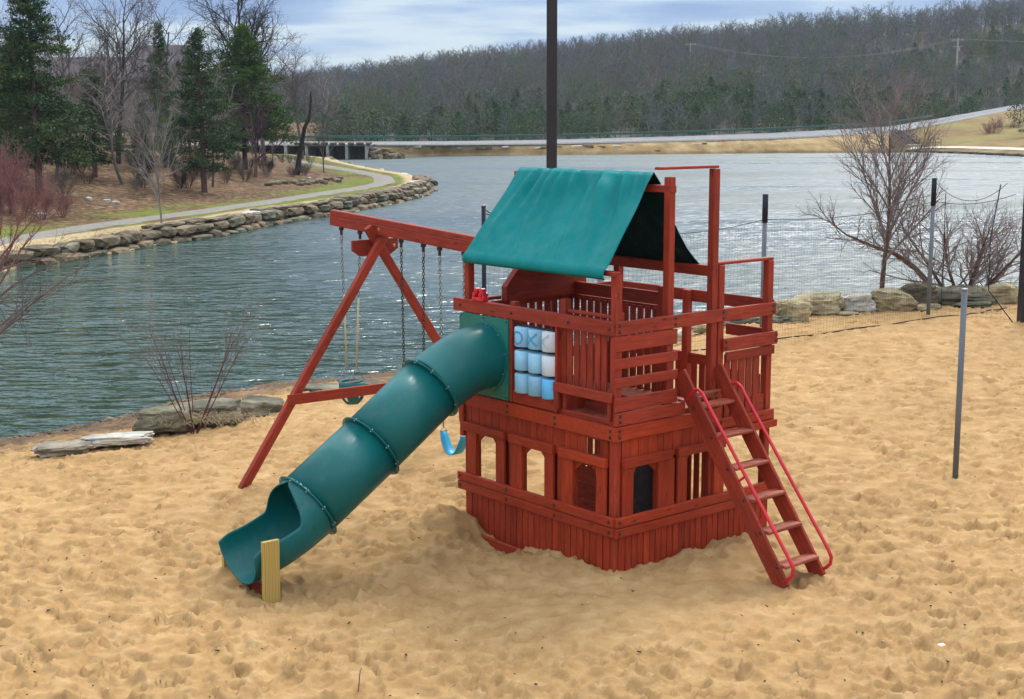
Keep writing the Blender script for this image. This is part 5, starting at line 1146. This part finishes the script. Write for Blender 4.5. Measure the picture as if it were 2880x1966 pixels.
for z in (.02, .22, .42): hy('inner_board', 1.48, 2.02, 1.20, z, z + .192, .03, WOODLOW)
board('inner_shelf', (1.20, 1.75, .645), (1.60, 1.75, .645), Yv, .54, .03, WOODLOW, ps)
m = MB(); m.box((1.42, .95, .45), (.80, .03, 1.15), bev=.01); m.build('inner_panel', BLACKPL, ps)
# decks
for i in range(17): board('deck_board', (.09, .10 + i * .1435 + .07, 1.565), (1.56, .10 + i * .1435 + .07, 1.565), Yv, .137, .03, TREAD, ps)
for i in range(17): board('deck_board', (1.58, .10 + i * .1435 + .07, 1.335), (2.42, .10 + i * .1435 + .07, 1.335), Yv, .137, .03, TREAD, ps)
# caps of the two raised frames
hx('cap_rail', .66, 1.545, .055, 4.135, 4.165, .09); hx('cap_rail', 1.50, 2.465, .045, 3.10, 3.132, .09)
# ---- ladder
def ladder_line(t): return Vector((0, .02 - 1.49 * t, 2.00 - 2.02 * t))
for x in (.935, 1.505):
    a, b = ladder_line(0), ladder_line(.985); board('ladder_stringer', (x + .02, a.y, a.z), (x + .02, b.y, b.z), (0, .8, -.6), .185, .040, WOOD, ps, .006)
for k, (yf, z) in enumerate([(-.275, 1.69), (-.535, 1.41), (-.765, 1.12), (-.995, .835), (-1.22, .545), (-1.45, .245)]):
    board('ladder_tread', (.975, yf + .07, z - .018), (1.505, yf + .07, z - .018), Yv, .15, .036, TREAD, ps, .008)
    for x in (.934,): bolt(x, yf + .07, z - .02, 'x')
board('entry_step', (.975, .02, 1.70), (1.505, .02, 1.70), Yv, .10, .03, TREAD, ps); board('entry_step', (.975, -.06, 1.76), (1.50, -.06, 1.76), Yv, .05, .03, TREAD, ps)
for x in (.955, 1.530):
    q = [(x, -.10, 1.72), (x, -.145, 1.80), (x, -.195, 1.85), (x, -.26, 1.865), (x, -.325, 1.83), (x, -.39, 1.74), (x, -1.53, .33), (x, -1.575, .255), (x, -1.565, .18), (x, -1.51, .125), (x, -1.46, .10)]
    m = MB(); m.tube([(a + (.012 if x > 1 else -.012), b, c) for a, b, c in q], .019, 8); gb = m.build('grab_bar', RED, ps, True)
    for y in ((-.62, -.93, -1.22) if x < 1 else ()):
        z = 1.74 - (-.39 - y) * 1.2368; m = MB(); m.tube([(x, y, z), (x, y + .10, z - .075)], .013, 6); m.build('bracket', RED, gb)
# ---- canopy
UNDERSHADE = plastic('tarp_painted_shade', (.002, .022, .028), .8, .1, .1); CANSIDE = [1]  # darker underside colour stands in for the shade beneath the canopy
def canopy():
    nu, nv = 90, 46; V = []; r2 = np.random.default_rng(2)
    prof_n = [(-.045, 3.055), (-.075, 3.09), (-.06, 3.145), (-.02, 3.175)]
    far = [(.90, 3.99), (1.00, 3.80), (1.08, 3.62), (1.20, 3.44), (1.32, 3.28), (1.44, 3.165), (1.52, 3.10), (1.56, 3.05), (1.53, 3.0)]
    near = [(-.02 + (.80 + .02) * i / 22, 3.175 + (4.105 - 3.175) * i / 22) for i in range(1, 23)]
    pr = prof_n + near + far; n = len(pr); fold = []
    for i in range(nu):
        for k, (x, z) in enumerate(pr):
            t = min(max((k - 4) / 21, 0), 1)                      # 0 at the eave, 1 at the ridge
            y0, y1 = .12 + .17 * t, 2.44 + .02 * t; u = i / (nu - 1); y = y0 + (y1 - y0) * u
            if k >= 26: y = .29 + (2.46 - .29) * u
            w = 0
            if 4 <= k <= 26:
                e_ = math.sin(math.pi * min(max((k - 3) / 23, 0), 1))
                uu = u + .10 * (1 - t) * math.sin(3.1 * u + 1) + .05 * (1 - t)
                w = (.014 * math.sin(uu * 64 + 2 * math.sin(uu * 9)) * t ** 1.6 + .012 * math.sin(uu * 31 + 1.3 + 3 * math.sin(uu * 5)) * t ** .8 + .010 * math.sin(uu * 15 + 4 * t) + .006 * math.sin(uu * 83 + 6 * t) * t) * min(1, e_ * 1.5) ** 1.5 * (1.5 + 2.2 * t) * min(1, .25 + 6 * min(u, 1 - u))
                w -= .030 * e_ * math.sin(math.pi * u)
                w += .05 * math.exp(-((u - .02) / .05) ** 2) * 0
            V.append((x - w * .76, y, z + w * .65))
    F = [(i * n + k, i * n + k + 1, (i + 1) * n + k + 1, (i + 1) * n + k) for i in range(nu - 1) for k in range(n - 1)]
    m = MB(); m.add(V, F); o = m.build('canopy', FABRIC, ps, True); o.data.materials.append(UNDERSHADE); s_ = o.modifiers.new('cloth_thickness', 'SOLIDIFY'); s_.thickness = .004; s_.offset = 0; s_.material_offset = CANSIDE[0]; s_.material_offset_rim = 0; return o
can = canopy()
for (u0, u1) in ((.62, .70), (.34, .42)):
    m = MB(); q = [(-.045 + .45 * t, .12 + 2.32 * (u0 + (u1 - u0) * t), 3.205 + .51 * t) for t in np.linspace(0, 1, 8)]; m.tube(q, .0022, 4); m.build('seam', FABRIC, can)
hy('eave_beam', .03, 2.52, -.005, 3.09, 3.135, .10); hy('ridge_beam', .02, 2.55, .775, 3.90, 3.975, .09); hy('eave_beam', .03, 2.52, 1.45, 2.985, 3.10, .09)
# ---- red toy on the rail
m = MB(); m.box((.03, 2.245, 2.65), (.10, .20, .045), bev=.015); rt_ = m.build('toy_scope', RED, ps)
for dy, tl in ((-.055, -.35), (.06, .30)):
    m = MB(); M_ = Matrix.Rotation(tl, 3, 'X'); m.box((.03, 2.245 + dy, 2.71), (.075, .055, .13), M_, .014); m.tube([(-.02, 2.245 + dy, 2.70), (.08, 2.245 + dy, 2.70)], .028, 8); m.build('toy_prong', RED, rt_)

# ---- tube slide
RT = .358
def spline(P, n):
    P = [Vector(p) for p in P]; out_ = []
    for i in range(len(P) - 1):
        p0, p1, p2, p3 = P[max(i - 1, 0)], P[i], P[i + 1], P[min(i + 2, len(P) - 1)]
        for k in range(n):
            t = k / n; out_.append(.5 * ((2 * p1) + (p2 - p0) * t + (2 * p0 - 5 * p1 + 4 * p2 - p3) * t * t + (3 * p1 - p0 - 3 * p2 + p3) * t ** 3))
    out_.append(P[-1]); return out_
slide = thing('tube_slide', None, None); slide.parent = ps
for k_ in ('label', 'category'):
    if k_ in slide: del slide[k_]
def tube_sheet(path, rad, fmax, nphi=36, thick=.012, name='slide_section', mat=GREEN):
    """open or closed tube sheet; fmax(s) gives the half-angle kept, measured from the underside"""
    V = []; F = []; n = len(path); S = [0]
    for a, b in zip(path[:-1], path[1:]): S.append(S[-1] + (b - a).length)
    for i, p in enumerate(path):
        t = (path[min(i + 1, n - 1)] - path[max(i - 1, 0)]).normalized(); side = Vector((0, 1, 0)); dn = t.cross(side); dn = dn if dn.z < 0 else -dn
        fm = fmax(S[i])
        for j in range(nphi + 1):
            a = -fm + 2 * fm * j / nphi; V.append(p + dn * rad * math.cos(a) + side * rad * math.sin(a))
    w = nphi + 1; F = [(i * w + j, i * w + j + 1, (i + 1) * w + j + 1, (i + 1) * w + j) for i in range(n - 1) for j in range(nphi)]
    m = MB(); m.add(V, F); me = m.mesh(name); bm = bmesh.new(); bm.from_mesh(me); bmesh.ops.remove_doubles(bm, verts=bm.verts, dist=.0008); bmesh.ops.recalc_face_normals(bm, faces=bm.faces); bm.to_mesh(me); bm.free()
    o = link(me, name, mat, ps, True); sm = o.modifiers.new('wall', 'SOLIDIFY'); sm.thickness = thick; sm.offset = 0; return o
PA, PB, PC = Vector((-.80, SY, 1.755)), Vector((-1.585, SY, 1.225)), Vector((-2.375, SY, .715))
dAB = (PB - PA).normalized()
elbow = spline([(0.0, SY, SZ), (-.22, SY, 2.005), (-.46, SY, 1.925), PA], 8)
full = lambda s: math.pi
o = tube_sheet(elbow, RT, full); secs = [o]
secs.append(tube_sheet([PA, PA.lerp(PB, .5), PB], RT, full)); secs.append(tube_sheet([PB, PB.lerp(PC, .5), PC], RT, full))
ex = spline([PC, (-2.65, SY, .568), (-2.93, SY, .462), (-3.22, SY, .400)], 12)
def fm(s):
    t = min(max((s - .03) / .30, 0), 1); t = t * t * (3 - 2 * t); e2 = min(max((s - .72) / .22, 0), 1)
    return R(180 - 80 * t - 12 * e2 * e2)
secs.append(tube_sheet(ex, RT, fm, 48))
lip = MB()
def ring(name, c, d, r_in, r_out, th, mat, parent, n=40, bolts=10, a0=.2):
    d = d.normalized(); side = Vector((0, 1, 0)); upv = d.cross(side); m = MB(); V = []; F = []; pr_ = [(r_in, -th), (r_out - .012, -th), (r_out, -th * .5), (r_out, th * .5), (r_out - .012, th), (r_in, th)]; k = len(pr_)
    for i in range(n):
        a = 6.28318 * i / n
        for rr, h in pr_: V.append(c + (side * math.cos(a) + upv * math.sin(a)) * rr + d * h)
    for i in range(n):
        for j in range(k): F.append((i * k + j, i * k + (j + 1) % k, ((i + 1) % n) * k + (j + 1) % k, ((i + 1) % n) * k + j))
    m.add(V, F); o = m.build(name, mat, parent, False)
    bmx = MB()
    for i in range(bolts):
        a = 6.28318 * i / bolts + a0; q = c + (side * math.cos(a) + upv * math.sin(a)) * (r_out - .022)
        m = MB(); m.tube([q - d * (th + .012), q + d * (th + .012)], .009, 6); m.build('bolt', STEEL, o)
    return o
for c, sec in ((PA, secs[1]), (PB, secs[2]), (PC, secs[3])): ring('flange', c, dAB, RT - .004, RT + .050, .008, GREEN, sec)
ring('flange', Vector((-.028, SY, SZ)), Vector((-1, 0, 0)), RT - .002, RT + .035, .008, GREEN, secs[0])
# remove the helper empty: the sections hang directly from the playset
bpy.data.objects.remove(slide)
SCUFF = simple('dark_red_scuff', (.10, .02, .015), (.18, .035, .03), 20, .8, .1); sm = MB(); rr3 = random.Random(3)
for k in range(9):
    sx_, a0_ = rr3.uniform(-2.62, -2.50), rr3.uniform(1.00, 1.35); zc3 = .575 + (sx_ + 2.66) * .50; q3 = []
    for i in range(4):
        a3 = a0_ + i * .05; q3.append((sx_ + i * .004, SY - (RT + .0075) * math.sin(a3), zc3 - (RT + .0075) * math.cos(a3) * .9))
    sm.tube(q3, .0035, 3)
sm.build('scuff_mark', SCUFF, secs[3])
# wooden supports at the slide exit
m = board('slide_support', (-3.06, 1.695, -.40), (-3.05, 1.695, .565), Xv, .185, .045, PINE, ps, .004); m = board('slide_support', (-3.10, 2.485, -.40), (-3.10, 2.485, .27), Xv, .13, .045, PINE, ps, .004)
board('slide_crossboard', (-3.02, 1.74, -.02), (-3.02, 2.30, .0), Zv, .085, .038, WOOD, ps, .004)

# ---- swing beam and end frame
VB = 1.17; hb = .115
a, b = Vector((VB, 2.48, 3.035)), Vector((VB, 7.12, 3.285))
board('swing_beam', a + Vector((0, 0, -.058)), b + Vector((0, 0, -.058)), Zv, .135, .10, WOOD, ps, .008); board('swing_beam', a + Vector((0, 0, .052)), b + Vector((0, 0, .052)), Zv, .085, .09, WOOD, ps, .008)
def beamz(y): return 3.035 + (y - 2.48) * .25 / 4.64
fr = [(Vector((1.32, 6.0, 3.22)), Vector((-1.17, 5.90, -.25))), (Vector((1.02, 6.0, 3.22)), Vector((3.35, 5.90, -.30)))]
board('swing_leg', Vector((1.32, 5.90, 3.20)), fr[0][1], (0, 1, 0), .09, .115, WOOD, ps, .008); board('swing_leg', Vector((1.02, 5.99, 3.20)), fr[1][1], (0, 1, 0), .09, .115, WOOD, ps, .008)
board('cross_brace', (-.40, 5.83, .99), (2.95, 5.83, .93), Zv, .14, .04, WOOD, ps, .006)
m = MB(); pr = [(.80, 3.02), (.80, 2.88), (.92, 2.80), (1.42, 2.80), (1.55, 2.88), (1.55, 3.02)]; V = [(x, yy, z) for yy in (6.03, 6.07) for x, z in pr]
m.add(V, [(0, 1, 2, 3, 4, 5), (11, 10, 9, 8, 7, 6)] + [((i + 1) % 6, i, i + 6, (i + 1) % 6 + 6) for i in range(6)]); m.build('leg_bracket', WOOD, ps)
for (x, y, z) in ((1.13, 5.86, 3.17), (1.42, 5.94, 2.93)):
    o = bpy.data.objects.new('bolt', bolt_me.copy()); o.data.materials.clear(); o.data.materials.append(BRASS); COL.objects.link(o); o.parent = ps; o.location = (VB - .052 if z > 3.1 else x, y, z); o.rotation_euler = (0, R(-90), 0) if z > 3.1 else (R(90), 0, 0); o.scale = (1.3,) * 3

# ------------------------------------------------------------------ swings (they hang, so each is a thing)
def wl(v): w_ = W(v[0], v[1]); return Vector((w_[0], w_[1], v[2]))
def chain(m, a, b, link_=.055, r=.0065):
    n = max(2, int((b - a).length / (link_ * .72))); d = (b - a) / n; X = d.normalized(); s = X.orthogonal().normalized(); t = X.cross(s)
    for i in range(n):
        c = a + d * (i + .5); w_ = s if i % 2 else t; q = []
        for k in range(9):
            an = 6.2832 * k / 8; q.append(c + X * math.cos(an) * link_ * .5 + w_ * math.sin(an) * .014)
        m.tube(q, r, 3, cap=False)
def hanger(t, at):
    m = MB(); m.box((at.x, at.y, at.z), (.06, .06, .05), bev=.01); m.tube([at + Vector((0, 0, -.02)), at + Vector((0, 0, -.09))], .022, 6); m.build('hanger', DARKMETAL, t)
    m = MB(); q = [at + Vector((0, 0, -.08)) + Vector((.022 * math.sin(6.2832 * k / 10), 0, -.055 + .055 * math.cos(6.2832 * k / 10))) for k in range(11)]; m.tube(q, .006, 4, cap=False); m.build('clip', STEEL, t)
def swing(label, y0, y1, kind, group=None):
    t = thing('swing', label, 'swing', wl((VB, (y0 + y1) / 2, 0)), PT); ym = (y0 + y1) / 2
    P_ = lambda y, z, x=0: Vector((x, y - ym, z))
    for y in (y0, y1): hanger(t, P_(y, beamz(y) - .155))
    tops = [P_(y, beamz(y) - .27) for y in (y0, y1)]
    if kind == 'bucket':
        zs = .93; ctr = 6.70 - ym
        for k, tp in enumerate(tops):
            j = Vector((0, ctr + (-.13 if k == 0 else .13), 1.17)); mid = tp.lerp(j, .45); m = MB(); chain(m, tp, mid); m.build('chain', CHAIN, t, True); m = MB(); m.tube([mid, j], .013, 6); m.build('chain_sleeve', YROPE, t, True)
            m = MB(); 
            for dx in (-.13, .13): m.tube([j, Vector((dx, j.y, zs))], .006, 4)
            m.build('triangle', STEEL, t)
        m = MB(); V = []; F = []; n = 24; rows = [(1.0, .0, .16), (1.02, -.05, .165), (1.0, -.12, .16), (.85, -.24, .14), (.5, -.31, .08), (0.05, -.32, .01)]
        for (f, dz, r) in rows:
            for i in range(n): a_ = 6.2832 * i / n; V.append((r * 1.0 * math.cos(a_), ctr + r * 1.1 * math.sin(a_), zs + dz))
        for k in range(len(rows) - 1):
            for i in range(n):
                if k in (2, 3) and (i % 6) in (0, 1): continue        # leg and side cut-outs
                F.append((k * n + i, k * n + (i + 1) % n, (k + 1) * n + (i + 1) % n, (k + 1) * n + i))
        m.add(V, F); o = m.build('bucket_seat', GREEN, t, True); s_ = o.modifiers.new('wall', 'SOLIDIFY'); s_.thickness = .02
        m = MB(); m.box((0, ctr - .02, zs - .02), (.30, .10, .035), bev=.012); m.build('t_bar', BLACKPL, o)
    else:
        zs = .58; ends = [Vector((0, -(y1 - y0) * .42, zs)), Vector((0, (y1 - y0) * .42, zs))]
        for tp, e_ in zip(tops, ends):
            mid = tp.lerp(e_, .62 if kind == 'belt' else .97); m = MB(); chain(m, tp, mid); m.build('chain', CHAIN if kind == 'belt' else DARKMETAL, t, True); m = MB(); m.tube([mid, e_ + Vector((0, 0, .04))], .012, 6); m.build('chain_sleeve', YROPE, t, True)
            m = MB(); m.tube([e_ + Vector((-.06, 0, -.01)), e_ + Vector((0, 0, .055)), e_ + Vector((.06, 0, -.01))], .006, 4); m.build('triangle', STEEL, t)
        m = MB(); n = 20; hw = (y1 - y0) * .42; V = []
        for i in range(n + 1):
            f = i / n; y = -hw + 2 * hw * f; z = zs - .27 * (1 - abs(2 * f - 1) ** 2.4); wd = .075 * (1 - .35 * abs(2 * f - 1) ** 6)
            V += [(-wd, y, z), (wd, y, z)]
        m.add(V, [(2 * i, 2 * i + 1, 2 * i + 3, 2 * i + 2) for i in range(n)]); o = m.build('belt_seat', BLUE if kind == 'belt' else GREEN, t, True); s_ = o.modifiers.new('thickness', 'SOLIDIFY'); s_.thickness = .014
    return t
swing('green toddler bucket swing hanging farthest from the castle', 6.41, 6.89, 'bucket')
swing('swing on dark chains whose seat is hidden behind the green slide', 4.90, 5.41, 'plain')
swing('light blue belt swing hanging closest to the castle', 4.02, 4.54, 'belt')

# ------------------------------------------------------------------ small things on the sand
rs = np.random.default_rng(44)
def onsand(px, py):
    q = on_z(px, py, 0); return Vector((q[0], q[1], sand_h(q[0], q[1])))
WHITE = simple('white_litter', (.72, .72, .70), (.82, .82, .80), 5, .6)
m = MB(); m.box((0, 0, .02), (.075, .055, .045), bev=.02); o = tag(m.build('pebble', WHITE), 'bright white pebble alone on the sand at the lower right', 'pebble'); o.location = onsand(2648, 1808); o.rotation_euler = (0, 0, .4)
for (px, py, l, an, lab) in [(1262, 1945, .30, .9, 'pale straw lying on the sand at the bottom centre'), (1512, 1795, .12, 1.1, 'short pale straw on the sand below the castle corner'), (1008, 1950, .16, 1.5, 'short upright twig at the bottom edge left of centre'), (2213, 1770, .10, 1.57, 'tiny pale stick below the ladder foot')]:
    q = onsand(px, py); m = MB(); up_ = .12 if 'upright' in lab else .02; m.tube([(0, 0, 0), (math.cos(an) * l * .5, math.sin(an) * l * .5, up_), (math.cos(an) * l, math.sin(an) * l, up_ * 1.2)], [.005, .005, .003], 5); o = tag(m.build('straw', DRYG if 'pale' in lab else BARKBROWN), lab, 'twig'); o.location = q
db = MB(); 
for k in range(650):
    y = 10.5 + 16 * rs.random() ** 1.2; x = rs.uniform(-.4, .4) * y; z = sand_h(x, y) + .003; s = rs.uniform(.004, .014); a = rs.uniform(0, 3); l = s * rs.uniform(1, 3.5)
    v, f = boxgeo(l, s, s * .6, s * .15); db.add([(x + p_[0] * math.cos(a) - p_[1] * math.sin(a), y + p_[0] * math.sin(a) + p_[1] * math.cos(a), z + p_[2]) for p_ in v], f)
tag(db.build('bark_debris', BARKDARK), 'tiny dark bits of bark and leaf scattered over the sand', 'debris', kind='stuff')
lt_ = MB()
for k in range(160):
    y = 10.5 + 10 * rs.random(); x = rs.uniform(-.4, .4) * y; z = sand_h(x, y) + .003; s = rs.uniform(.006, .014); v, f = boxgeo(s * 1.3, s, s * .6, s * .2); lt_.add([(x + p_[0], y + p_[1], z + p_[2]) for p_ in v], f)
tag(lt_.build('shell_grit', STONEPALE), 'tiny pale grit scattered over the sand', 'grit', kind='stuff')

# ------------------------------------------------------------------ the air over the lake
hz_m = bpy.data.materials.new('air_haze'); hz_m.use_nodes = True; t = hz_m.node_tree; t.nodes.clear(); o_ = t.nodes.new('ShaderNodeOutputMaterial'); pv = t.nodes.new('ShaderNodeVolumePrincipled')
pv.inputs['Color'].default_value = (.86, .93, 1, 1); pv.inputs['Density'].default_value = .00013; t.links.new(pv.outputs[0], o_.inputs['Volume'])
m = MB(); m.box((10, 280, 27), (960, 760, 62)); hzo = m.build('haze', hz_m); tag(hzo, 'thin bluish haze over the lake and the far wooded hill', 'haze', kind='stuff'); hzo.display_type = 'WIRE'
